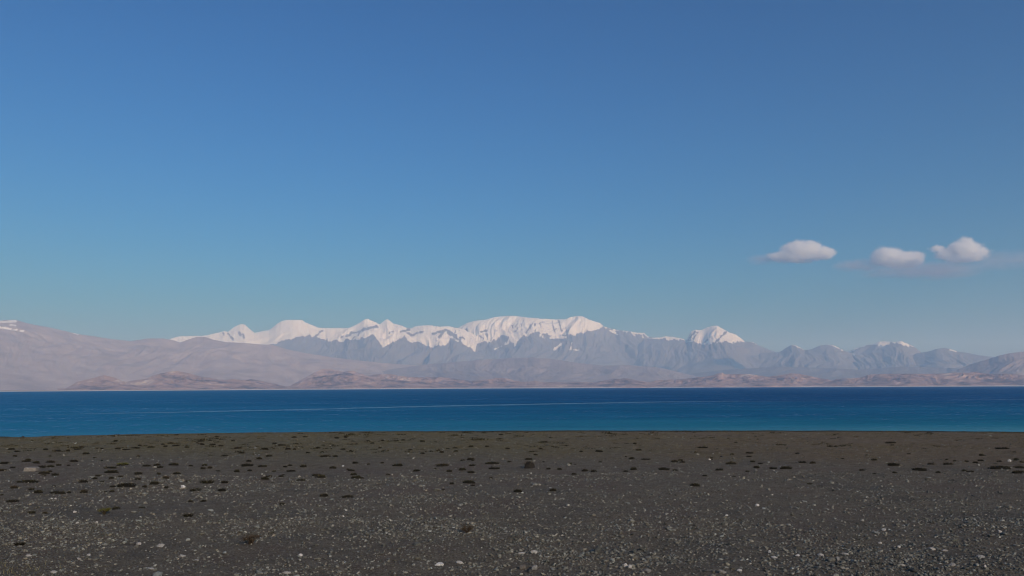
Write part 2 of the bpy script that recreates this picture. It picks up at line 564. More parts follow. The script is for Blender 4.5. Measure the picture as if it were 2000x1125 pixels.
def make_range(name, label, pts, dist, mat, front, back, seed, spur=0.22, wave=500.0, base_z=5.0, jag=0.6, snow=None, power=1.25,
               du=1.0, nv=110, rock=0.0, patches=None, rock_shade_marks=None, meander=0.02, stretch=3.0):
    pts = np.array(pts, float)
    px = np.arange(pts[0, 0], pts[-1, 0] + du, du)
    py = np.interp(px, pts[:, 0], pts[:, 1])
    py = py + jag * (fbm(px / 9.0, px * 0 + seed, 4, seed, 0.6) * 0.9)
    d = ray(px, py)
    hz = np.hypot(d[:, 0], d[:, 1])
    ux, uy, tan = d[:, 0] / hz, d[:, 1] / hz, d[:, 2] / hz
    azc = np.arctan2(ux, uy)
    Rr = dist * (1 + meander * fbm(azc * 14, azc * 0 + seed * 1.3, 3, seed + 5))
    zr = np.maximum(CAM_Z + Rr * tan, base_z + 2)
    nf, nb = int(nv * 0.8), int(nv * 0.2)
    t = np.concatenate([-(np.linspace(1, 0, nf) ** 1.35), np.linspace(0, 1, nb + 1)[1:]])
    s = (1 - np.abs(t)) ** power
    H = (zr - base_z)[None]
    foot = np.where(t < 0, front, back)[:, None]
    # every slope is as deep as its crest is high, within limits
    kw = np.exp(-0.5 * (np.arange(-90, 91) * du / 34.0) ** 2)
    kw /= kw.sum()
    Hs = np.convolve(np.pad(zr - base_z, 90, mode='edge'), kw, mode='valid')[None]
    depth = foot * (0.35 + 0.65 * np.clip(Hs / Hs.max(), 0, 1))
    wc = (s ** 2.2)[:, None]
    H = H * wc + np.minimum(Hs, 1.15 * H + 60) * (1 - wc)
    r = Rr[None] + t[:, None] * depth
    arc = azc[None] * dist
    q = r - Rr[None]
    bend = fbm(arc / (wave * 4), q / (wave * 4), 2, seed + 3) * wave * 1.1
    rd = ridged((arc + bend) / wave, q / (wave * stretch) + 0.15 * bend / wave, 6, seed + 9, 0.58)
    big = ridged((arc + bend) / (wave * 2.7), q / (wave * 2.7 * stretch), 3, seed + 29, 0.5)
    env = np.clip(s * (1 - s) * 4, 0, 1)[:, None] ** 0.8
    rel = (0.6 * (big - 0.62) + 0.5 * (rd - 0.62)) * 2
    z = base_z + H * s[:, None] + H * spur * env * rel * low_relief(s)[:, None]
    z = np.where(t[:, None] <= 0, np.minimum(z, CAM_Z + (zr[None] - CAM_Z) * r / Rr[None] - 0.02 * H * (1 - s[:, None])), z)
    z = np.maximum(z, base_z - 25)
    z[0] = base_z - 25
    z[-1] = base_z - 25
    x, y = r * ux[None], r * uy[None]
    me = mesh_np(name, np.stack([x, y, z], -1).reshape(-1, 3), grid_faces(len(px), len(t)))
    if snow is not None or patches is not None:
        ppx, ppy = project(x, y, z)
        sn = np.zeros_like(z)
        if snow is not None:
            snow = np.array(snow, float)
            line = np.interp(px, snow[:, 0], snow[:, 1])[None] + 3.4 * fbm(arc / 240, q / 900, 4, seed + 50, 0.6)
            streak = 5.5 * np.clip(rel, -0.6, 0.9)          # snow runs down in the gullies, ribs stay bare
            sn = 0.5 + (line - streak - 2.6 * perlin(arc / 75, q / 700, seed + 52) - ppy) / 6.0
            if rock > 0:                                     # bare ribs and faces inside the snow
                bare = ridged(arc / 330, q / 700, 4, seed + 70) + 0.25 * fbm(arc / 1500, q / 1500, 2, seed + 71)
                sn = np.minimum(sn, 0.5 + (1.02 - 0.42 * rock - bare) * 6)
        for (x0, y0, x1, y1, w) in (patches or []):
            tt = np.clip(((ppx - x0) * (x1 - x0) + (ppy - y0) * (y1 - y0)) / ((x1 - x0) ** 2 + (y1 - y0) ** 2 + 1e-6), 0, 1)
            dd = np.hypot(ppx - (x0 + tt * (x1 - x0)), ppy - (y0 + tt * (y1 - y0))) + 1.3 * fbm(arc / 120, q / 220, 4, seed + 90, 0.65)
            sn = np.maximum(sn, 0.5 + (w - dd) * 0.5)
        for (x0, y0, x1, y1, w) in (rock_shade_marks or []):  # dark marks: bare rock and slope shade, both painted as missing snow
            tt = np.clip(((ppx - x0) * (x1 - x0) + (ppy - y0) * (y1 - y0)) / ((x1 - x0) ** 2 + (y1 - y0) ** 2 + 1e-6), 0, 1)
            dd = np.hypot(ppx - (x0 + tt * (x1 - x0)), ppy - (y0 + tt * (y1 - y0))) + 1.9 * fbm(arc / 110, q / 200, 4, seed + 95, 0.65)
            sn = np.minimum(sn, 0.5 - (w - dd) * 0.4)
        add_attr(me, 'snow', np.clip(sn, 0, 1))
    o = link(name, me, mat)
    tag(o, label, kind='structure')
    return o




SNOW_PTS = dict(
    dome=([(290, 700), (320, 668), (335, 661), (350, 657), (390, 656), (405, 655), (420, 651), (430, 649), (437, 646.5), (445, 648), (452, 643), (460, 637),
           (470, 633), (478, 634), (487, 642), (497, 650), (507, 648), (515, 646), (525, 645), (532, 640), (540, 633), (550, 627), (558, 625), (590, 625),
           (597, 630), (610, 635), (622, 640), (640, 641), (680, 641), (700, 652), (730, 680), (760, 715)],
          [(290, 690), (530, 676), (545, 668), (580, 660), (600, 653), (615, 655), (630, 660), (645, 669), (655, 672), (665, 666), (690, 662), (760, 650)]),
    jagged=([(610, 700), (640, 660), (680, 641), (690, 637), (700, 632), (712, 624), (718, 622.5), (735, 630), (742, 634), (748, 628), (757, 623), (763, 627),
             (768, 632), (785, 636), (795, 641), (803, 641), (812, 637), (835, 635), (860, 638), (875, 637), (890, 640), (905, 643), (930, 655), (970, 690)],
            [(610, 660), (665, 666), (690, 662), (715, 658), (730, 655), (740, 671), (748, 678), (757, 672), (775, 666), (790, 658), (805, 667), (820, 668),
             (835, 675), (860, 676), (870, 670), (885, 662), (900, 668), (915, 679), (928, 683), (935, 670), (970, 665)]),
    long=([(850, 690), (880, 650), (900, 637), (912, 631), (925, 627), (950, 624), (965, 619.5), (990, 617), (1005, 617), (1030, 620), (1060, 622.5), (1085, 624),
           (1105, 623.5), (1115, 619), (1128, 617), (1138, 618), (1150, 624), (1172, 631), (1180, 638), (1195, 642), (1210, 645), (1230, 647), (1245, 650),
           (1258, 650), (1265, 657), (1290, 664), (1340, 690), (1380, 720)],
          [(850, 665), (935, 668), (960, 664), (985, 655), (1000, 668), (1012, 664), (1025, 655), (1050, 650), (1070, 656), (1090, 659), (1110, 655), (1140, 648),
           (1160, 641), (1178, 637), (1190, 641), (1210, 646), (1240, 651), (1300, 650), (1380, 660)]),
    pyramid=([(1225, 700), (1258, 663), (1275, 659.5), (1290, 659), (1300, 657), (1315, 658), (1330, 661), (1342, 664), (1346, 654), (1350, 647), (1358, 644), (1365, 645),
              (1370, 644.5), (1382, 639), (1400, 635.5), (1417, 645), (1425, 650), (1437, 653), (1455, 667), (1470, 668), (1485, 676), (1505, 684), (1530, 692),
              (1580, 720)],
             [(1225, 655), (1265, 661), (1290, 662.5), (1340, 665), (1350, 663), (1365, 668), (1385, 674), (1400, 670), (1415, 666), (1430, 671), (1445, 669),
              (1456, 667), (1470, 669), (1486, 676), (1500, 680), (1580, 690)]),
    bumps=([(1440, 720), (1485, 690), (1520, 688), (1530, 683), (1545, 673.5), (1555, 675), (1572, 684), (1585, 682), (1600, 675), (1615, 673), (1630, 675),
            (1645, 683), (1657, 688), (1690, 700), (1740, 725)], None),
    streaked=([(1600, 720), (1640, 690), (1657, 686), (1668, 681), (1690, 675), (1705, 672), (1718, 667), (1735, 667), (1748, 668), (1760, 666), (1772, 671),
               (1790, 680), (1800, 689), (1830, 698), (1880, 720)],
              [(1600, 685), (1655, 690), (1668, 683), (1690, 676), (1718, 673), (1740, 671), (1750, 670), (1765, 676), (1780, 675), (1800, 685), (1880, 700)]),
    low=([(1745, 715), (1790, 690), (1815, 686), (1830, 681), (1845, 679), (1857, 682), (1868, 686), (1895, 690), (1915, 694), (1940, 697), (2000, 703),
          (2120, 712), (2300, 728), (2480, 748)], None),
)
make_range('snow_mountain', 'broad white snow dome with a small round peak on its left', SNOW_PTS['dome'][0], 27800, M_SNOWY, 5200, 2500, 101,
           spur=0.13, wave=1000, jag=0.5, snow=SNOW_PTS['dome'][1], rock=0.05,
           rock_shade_marks=[(446, 652, 456, 665, 2.0), (467, 648, 470, 656, 1.8), (474, 652, 477, 660, 1.6), (618, 655, 630, 645, 1.4), (664, 658, 680, 655, 1.6), (436, 650, 438, 655, 1.0)])
make_range('snow_mountain', 'jagged snowy ridge between the white dome and the long summit', SNOW_PTS['jagged'][0], 27000, M_SNOWY, 5400, 2500, 133,
           spur=0.21, wave=700, jag=0.9, snow=SNOW_PTS['jagged'][1], rock=0.25,
           rock_shade_marks=[(666, 658, 684, 654, 1.8), (684, 650, 704, 648, 1.5), (704, 647, 720, 640, 2.0), (722, 641, 737, 637, 2.6), (783, 647, 800, 644, 2.4), (796, 650, 806, 655, 2.0),
                       (760, 650, 768, 647, 1.0), (846, 652, 872, 644, 2.4), (858, 658, 866, 648, 2.8), (876, 650, 890, 656, 3.6), (886, 660, 900, 664, 2.0), (808, 653, 826, 648, 1.8), (850, 660, 856, 668, 1.5)])
make_range('snow_mountain', 'long flat topped snow mountain, highest in the middle of the range', SNOW_PTS['long'][0], 28300, M_SNOWY, 5600, 2500, 171,
           spur=0.17, wave=820, jag=0.4, snow=SNOW_PTS['long'][1], rock=0.10,
           rock_shade_marks=[(911, 644, 916, 652, 1.8), (940, 648, 952, 646, 2.0), (938, 656, 944, 660, 1.8), (950, 650, 952, 662, 1.4), (965, 645, 975, 646, 0.8), (1078, 628, 1084, 650, 1.3),
                       (1091, 626, 1097, 646, 1.5), (1105, 640, 1108, 652, 1.0), (1000, 634, 1002, 640, 0.8), (1040, 632, 1028, 650, 1.6), (1012, 640, 1006, 648, 1.0)],
           patches=[(988, 672, 1003, 660, 2.6), (1083, 683, 1095, 672, 2.4), (1112, 682, 1130, 684, 1.2), (1055, 654, 1066, 662, 1.6), (1075, 660, 1105, 659, 2.0),
                    (966, 682, 980, 676, 1.2), (1192, 645, 1206, 653, 1.6), (1233, 649, 1240, 656, 1.4), (1254, 651, 1256, 659, 1.2), (1115, 680, 1117, 668, 0.8),
                    (1005, 676, 1008, 668, 1.2), (1257, 651, 1266, 658, 0.9)])
make_range('snow_mountain', 'pointed pyramid snow peak standing alone right of the long summit', SNOW_PTS['pyramid'][0], 27400, M_SNOWY, 5200, 2300, 213,
           spur=0.14, wave=900, jag=0.5, snow=SNOW_PTS['pyramid'][1], rock=0.10,
           rock_shade_marks=[(1345, 662, 1358, 648, 1.6), (1354, 662, 1364, 648, 1.5), (1418, 648, 1398, 668, 2.2), (1430, 666, 1432, 669, 1.2), (1376, 668, 1382, 664, 1.2)],  # slanting band right of the summit is shade painted as rock
           patches=[(1190, 666, 1222, 666, 1.0), (1225, 668, 1236, 673, 1.0), (1340, 668, 1350, 667, 1.2)])
make_range('bare_mountain', 'pair of rounded bare peaks with a thin snow edge', SNOW_PTS['bumps'][0], 26500, M_SNOWY, 5000, 2200, 251,
           spur=0.13, wave=560, jag=0.5, patches=[(1547, 673, 1572, 683, 1.0), (1618, 673.5, 1632, 676, 0.9), (1632, 677, 1645, 684, 0.9)])
make_range('snow_mountain', 'low snow streaked mountain right of the two bare peaks', SNOW_PTS['streaked'][0], 26800, M_SNOWY, 5000, 2200, 283,
           spur=0.15, wave=480, jag=0.5, snow=SNOW_PTS['streaked'][1], rock=0.35,
           patches=[(1655, 688, 1668, 693, 1.6), (1760, 667, 1775, 676, 1.6)])
make_range('bare_mountain', 'lowest bare mountain at the right end of the far range', SNOW_PTS['low'][0], 26000, M_SNOWY, 4800, 2200, 311,
           spur=0.13, wave=520, jag=0.4, patches=[(1856, 683, 1867, 686, 1.1)])

make_range('mountain_slope', 'huge pale dusty mountain slope rising on the left side of the lake',
           [(-1250, 756), (-950, 725), (-720, 682), (-520, 640), (-300, 612), (-120, 622), (0, 626), (30, 624.5), (60, 633), (100, 640), (150, 652), (185, 657), (215, 662), (255, 666), (290, 661),
            (320, 661), (340, 665), (352, 669), (365, 664), (385, 657.5), (400, 658), (415, 663), (440, 668), (480, 670), (510, 673), (530, 673), (560, 682), (605, 691),
            (650, 698), (700, 704), (760, 710), (820, 714), (900, 720), (1000, 732), (1080, 742), (1140, 750)],
           19500, M_FOOT, 6200, 2600, 401, spur=0.12, wave=800, jag=0.35, du=1.6,
           patches=[(-120, 632, 30, 628, 2.2), (0, 639, 45, 647, 2.0), (20, 634, 30, 636, 1.6), (133, 646, 152, 653, 1.0)])
make_range('foothills', 'pinkish dusty foothills below the long flat topped snow mountain',
           [(640, 750), (700, 734), (760, 722), (830, 712), (900, 706), (950, 702), (1000, 699), (1040, 698), (1080, 701), (1130, 709), (1180, 714), (1230, 713), (1290, 718),
            (1330, 728), (1390, 742), (1440, 750)],
           18500, M_FOOT2, 3600, 1800, 433, spur=0.16, wave=620, jag=0.6, du=1.4)
make_range('foothills', 'blue grey foothills fading into haze under the bare peaks on the right',
           [(1180, 750), (1260, 738), (1340, 730), (1420, 722), (1520, 716), (1600, 718), (1680, 722), (1760, 716), (1840, 718), (1920, 722), (2000, 724), (2120, 730)],
           20000, M_SNOWY, 3600, 1800, 457, spur=0.16, wave=700, jag=0.6, du=1.6)
make_range('mountain_slope', 'brownish mountain shoulder rising at the right edge of the range',
           [(1790, 748), (1830, 736), (1860, 725), (1880, 718), (1900, 710), (1925, 703), (1950, 695), (1970, 690), (2000, 686.5), (2060, 680), (2200, 668), (2420, 690), (2650, 722), (2900, 742), (3150, 752)],
           17000, M_FOOT, 3800, 2000, 479, spur=0.11, wave=620, jag=0.6, du=1.4)

HZ = dict(front=900, back=700, jag=0.55, du=1.0, nv=70, stretch=1.6, base_z=9.0, power=1.05, meander=0.012)
make_range('low_hill', 'double humped reddish hill on the left far shore',
           [(112, 764), (125, 761), (135, 755), (150, 746), (170, 741), (190, 736), (203, 732.5), (215, 735), (230, 740), (245, 746), (260, 743), (285, 740), (300, 733),
            (320, 728), (335, 725), (350, 725), (370, 729), (390, 735), (410, 738), (425, 741), (440, 742), (455, 740), (470, 742), (490, 745), (520, 752), (550, 760)],
           11500, M_LOWHILL, seed=501, spur=0.30, wave=230, **HZ)
make_range('low_hill', 'small dark hill between the double hump and the long red hill',
           [(430, 760), (455, 748), (475, 742), (490, 740.5), (500, 742), (515, 745), (535, 749), (555, 754), (580, 761)],
           12600, M_LOWHILL, seed=517, spur=0.28, wave=180, **HZ)
make_range('low_hill', 'purple grey hill behind the long red hill left of centre',
           [(570, 752), (600, 735), (615, 727), (630, 720.5), (645, 720), (655, 723), (670, 726), (690, 724), (700, 728), (740, 742), (770, 752)],
           15000, M_LOWHILL, seed=533, spur=0.25, wave=240, **HZ)
make_range('low_hill', 'long reddish hill with pale sand patches left of centre',
           [(545, 761), (560, 757), (575, 750), (590, 743), (605, 738), (625, 735), (645, 733), (660, 730), (673, 729), (680, 728), (690, 730), (700, 734), (720, 738),
            (760, 741), (800, 744), (850, 748), (900, 754), (940, 759)],
           12000, M_LOWHILL, seed=549, spur=0.32, wave=230, **HZ)
make_range('low_hill', 'dark flat topped hill running right from the long red hill',
           [(660, 757), (700, 736), (745, 730), (765, 731), (780, 734), (800, 736), (820, 737), (860, 736), (890, 740), (920, 744), (940, 742), (975, 738), (990, 739),
            (1000, 742), (1030, 748), (1070, 757)],
           12900, M_LOWHILL, seed=563, spur=0.32, wave=210, **HZ)
make_range('low_hill', 'lowest line of brown knolls in the middle of the far shore',
           [(960, 756), (1000, 748), (1020, 746), (1035, 745), (1045, 743), (1060, 747), (1085, 746), (1100, 747), (1130, 746), (1160, 747), (1180, 743), (1200, 740), (1225, 739),
            (1240, 742), (1265, 746), (1290, 749), (1330, 756)],
           12600, M_LOWHILL, seed=577, spur=0.26, wave=170, **HZ)
make_range('low_hill', 'humpy brown hill below the pointed snow peak',
           [(1225, 756), (1265, 747), (1280, 743), (1310, 741), (1330, 741), (1350, 738), (1375, 736), (1392, 733), (1410, 727), (1415, 731), (1440, 731), (1455, 730), (1475, 732),
            (1500, 736), (1512, 734), (1530, 732), (1545, 729), (1560, 730), (1580, 734), (1600, 738), (1620, 742), (1650, 748), (1680, 755)],
           12800, M_LOWHILL, seed=593, spur=0.25, wave=200, **HZ)
make_range('low_hill', 'long broken brown hill on the right far shore',
           [(1590, 754), (1620, 745), (1635, 740), (1660, 739), (1680, 737), (1700, 731), (1740, 730), (1790, 730), (1830, 730), (1850, 729), (1870, 728), (1890, 728), (1905, 726),
            (1920, 729), (1940, 731), (1960, 730), (1980, 731), (2000, 733), (2080, 728), (2180, 738), (2300, 742), (2420, 752)],
           12500, M_LOWHILL, seed=607, spur=0.27, wave=210, **HZ)


# ------------------------------------------------------------------ clouds (real volumes above the haze)
def make_cloud(label, cpx, cpy, dist, lobes, seed, dens=0.022):
    """lobes: (dx, dy, rx, ry, weight) in photo pixels from the cloud's centre"""
    d = ray(cpx, cpy)
    d = d / np.hypot(d[0], d[1])
    c = Vector((d[0] * dist, d[1] * dist, CAM_Z + d[2] * dist))
    k = dist / FPX
    yaw = -math.atan2(d[0], d[1])
    m = NT('cloud_vapour')
    p = m.n('TexCoord').outputs['Object']
    wv = m.vmath('SCALE', m.vmath('SUBTRACT', m.noise(m.vmath('ADD', p, (seed * 1000.0, 0, 0)), 0.0042, 4, 0.6, out=1), (0.5, 0.5, 0.5)), 200.0)
    pw = m.vmath('ADD', p, wv)
    core = wisp = 0.0
    V, F, off = [], [], 0
    sv, sf = ico(2)
    for (dx, dy, rx, ry, wgt) in lobes:
        cc = (dx * k, 0.0, -dy * k)
        rad = (rx * k * 1.12, rx * k * 0.9, ry * k * 1.15)
        q = m.vmath('DIVIDE', m.vmath('SUBTRACT', pw, cc), rad)
        v = m.math('MULTIPLY', m.ramp(m.vmath('LENGTH', q), 1.10, 0.25), wgt)
        if wgt >= 0.5: core = m.math('MAXIMUM', core, v)
        else: wisp = m.math('MAXIMUM', wisp, v)
        V.append(sv * (np.array(rad) * 1.14) + np.array(cc))
        F.append(sf + off)
        off += len(sv)
    n = m.noise(m.vmath('ADD', p, (0, seed * 777.0, 0)), 0.0075, 6, 0.66)
    n2 = m.noise(m.vmath('MULTIPLY', p, (0.5, 1, 1.3)), 0.006, 5, 0.6)
    body = m.ramp(m.math('SUBTRACT', core, m.math('MULTIPLY', m.math('SUBTRACT', n, 0.30), 1.0)), 0.0, 0.9)
    thin = m.math('MULTIPLY', wisp, m.ramp(n2, 0.35, 0.68, 0.15, 1.2))
    den = m.math('MULTIPLY', m.math('ADD', body, thin), dens)
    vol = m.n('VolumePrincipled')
    m.put(vol.inputs['Color'], m.mix(m.ramp(body, 0.0, 0.3), (0.60, 0.62, 0.72), (0.985, 0.98, 0.985)))  # wisps greyer than the body: their shade is painted into the vapour colour
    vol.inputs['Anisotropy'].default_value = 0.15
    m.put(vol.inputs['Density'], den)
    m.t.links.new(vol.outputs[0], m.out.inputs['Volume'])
    me = mesh_np('cloud', np.vstack(V), np.vstack(F))
    o = link('cloud', me, m.m)
    o.location = c
    o.rotation_euler = (0, 0, yaw)
    rm = o.modifiers.new('remesh', 'REMESH')
    rm.mode = 'VOXEL'
    rm.voxel_size = 40.0
    try:
        m.m.cycles.volume_step_rate = 0.4
    except Exception:
        pass
    tag(o, label, 'cloud', 'small clouds over the right end of the range')
    return o


def ico(sub):
    import bmesh
    bm = bmesh.new()
    bmesh.ops.create_icosphere(bm, subdivisions=sub, radius=1.0)
    v = np.array([q.co[:] for q in bm.verts])
    f = np.array([[w.index for w in q.verts] for q in bm.faces])
    bm.free()
    return v, f


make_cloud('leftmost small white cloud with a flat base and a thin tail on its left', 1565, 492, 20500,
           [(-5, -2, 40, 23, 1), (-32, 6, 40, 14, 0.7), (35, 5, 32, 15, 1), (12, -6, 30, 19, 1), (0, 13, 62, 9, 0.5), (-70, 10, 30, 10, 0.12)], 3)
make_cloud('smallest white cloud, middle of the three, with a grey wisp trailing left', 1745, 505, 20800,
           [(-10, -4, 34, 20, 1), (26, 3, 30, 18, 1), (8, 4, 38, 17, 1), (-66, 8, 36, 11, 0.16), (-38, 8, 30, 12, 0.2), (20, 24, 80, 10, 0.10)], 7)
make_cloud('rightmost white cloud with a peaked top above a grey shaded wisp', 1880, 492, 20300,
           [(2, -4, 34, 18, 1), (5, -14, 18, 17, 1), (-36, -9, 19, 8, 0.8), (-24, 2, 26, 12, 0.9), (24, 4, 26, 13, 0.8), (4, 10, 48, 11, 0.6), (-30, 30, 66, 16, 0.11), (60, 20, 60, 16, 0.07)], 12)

# ------------------------------------------------------------------ haze: the air over the lake basin
hm = NT('thin_valley_haze')
hv = hm.n('VolumePrincipled')
hm.put(hv.inputs['Color'], (0.42, 0.65, 1.0))
hm.put(hv.inputs['Absorption Color'], (1.0, 1.0, 1.0))     # pure scattering, stronger towards blue, as clear mountain air does
hv.inputs['Density'].default_value = 5.3e-5
hv.inputs['Anisotropy'].default_value = 0.0
hm.t.links.new(hv.outputs[0], hm.out.inputs['Volume'])
hx, z0, z1 = 49000.0, -40.0, HAZE_TOP
hvts = np.array([(sx * hx, sy * hx, z) for z in (z0, z1) for sy in (-1, 1) for sx in (-1, 1)])
hf = np.array([(0, 2, 3, 1), (4, 5, 7, 6), (0, 1, 5, 4), (2, 6, 7, 3), (0, 4, 6, 2), (1, 3, 7, 5)])
tag(link('haze', mesh_np('haze', hvts, hf, False), hm.m), kind='stuff')


# ------------------------------------------------------------------ stones
def rock_shape(seed, sub=2, flat=0.6, angular=0.35):
    r = np.random.default_rng(seed)
    v, f = ico(sub)
    v = v.copy()
    # chip planes off a sphere for an angular, split look
    for _ in range(7 if sub > 1 else 4):
        n = r.normal(size=3)
        n /= np.linalg.norm(n)
        lim = r.uniform(0.55, 0.85)
        d = v @ n
        v -= np.where(d > lim, (d - lim) * (0.9 if angular else 0.5), 0)[:, None] * n
    v *= 1 + r.normal(0, 0.05, (len(v), 1))
    v *= np.array([1.0, r.uniform(0.6, 0.9), flat])
    return v, f


def cell_noise(x, y):
    return fbm(x * 0.22, y * 0.22, 4, 700, 0.6)


small_shapes = [rock_shape(900 + i, 1, fl) for i, fl in enumerate((0.35, 0.45, 0.6, 0.75, 0.3, 0.5, 0.4, 0.55))]
# icosahedra for the loose gravel
ico_shapes = []
for i in range(10):
    rr_ = np.random.default_rng(50 + i)
    v, f = ico(1)
    v = v * (1 + rr_.normal(0, 0.16, (len(v), 1))) * np.array([1.0, rr_.uniform(0.55, 0.9), rr_.uniform(0.45, 0.85)])
    ico_shapes.append((v, f))

stones = []     # candidate stones: x, y, size, tone


def scatter(n, y0, y1, size_med, size_sig, pale):
    yy = np.sqrt(rng.uniform(y0 ** 2, y1 ** 2, n * 3))
    un = rng.uniform(-1, 1, n * 3)
    xx = un * (1.05 * yy + 3.0)                     # thinning out sideways, beyond the view
    keep = rng.uniform(0, 1, n * 3) < np.clip(0.5 + 0.6 * cell_noise(xx, yy), 0.16, 1) * (1 - sstep(0.66, 1.0, np.abs(un)))
    xx, yy = xx[keep][:n], yy[keep][:n]
    ok = edge_y(xx) - yy > 0.8
    xx, yy = xx[ok], yy[ok]
    sz = np.clip(size_med * np.exp(rng.normal(0, size_sig, len(xx))), 0.006, 0.13)
    u = rng.uniform(0, 1, len(xx))
    base = np.where(u < 0.42, rng.uniform(0.06, 0.11, len(xx)), np.where(u < 1 - pale, rng.uniform(0.11, 0.21, len(xx)), rng.uniform(0.20, 0.32, len(xx))))
    warm = rng.normal(0, 0.04, len(xx))
    tone = np.stack([base * (1.0 + warm), base, base * (0.88 - warm)], -1)
    return xx, yy, sz, tone


parts = [scatter(58000, 10.5, 19, 0.0145, 0.52, 0.06), scatter(33000, 19, 29, 0.016, 0.50, 0.05), scatter(18000, 29, 53, 0.019, 0.45, 0.05), scatter(1500, 10.8, 15.5, 0.027, 0.45, 0.08)]
right = rng.uniform(0, 1, len(parts[3][0])) < np.clip(0.45 + parts[3][0] * 0.09, 0.12, 1)
parts[3] = tuple(q[right] for q in parts[3])
sx_ = np.concatenate([p[0] for p in parts])
sy_ = np.concatenate([p[1] for p in parts])
ss_ = np.concatenate([p[2] for p in parts])
sc_ = np.concatenate([p[3] for p in parts])
sz_ = plain_height(sx_, sy_)

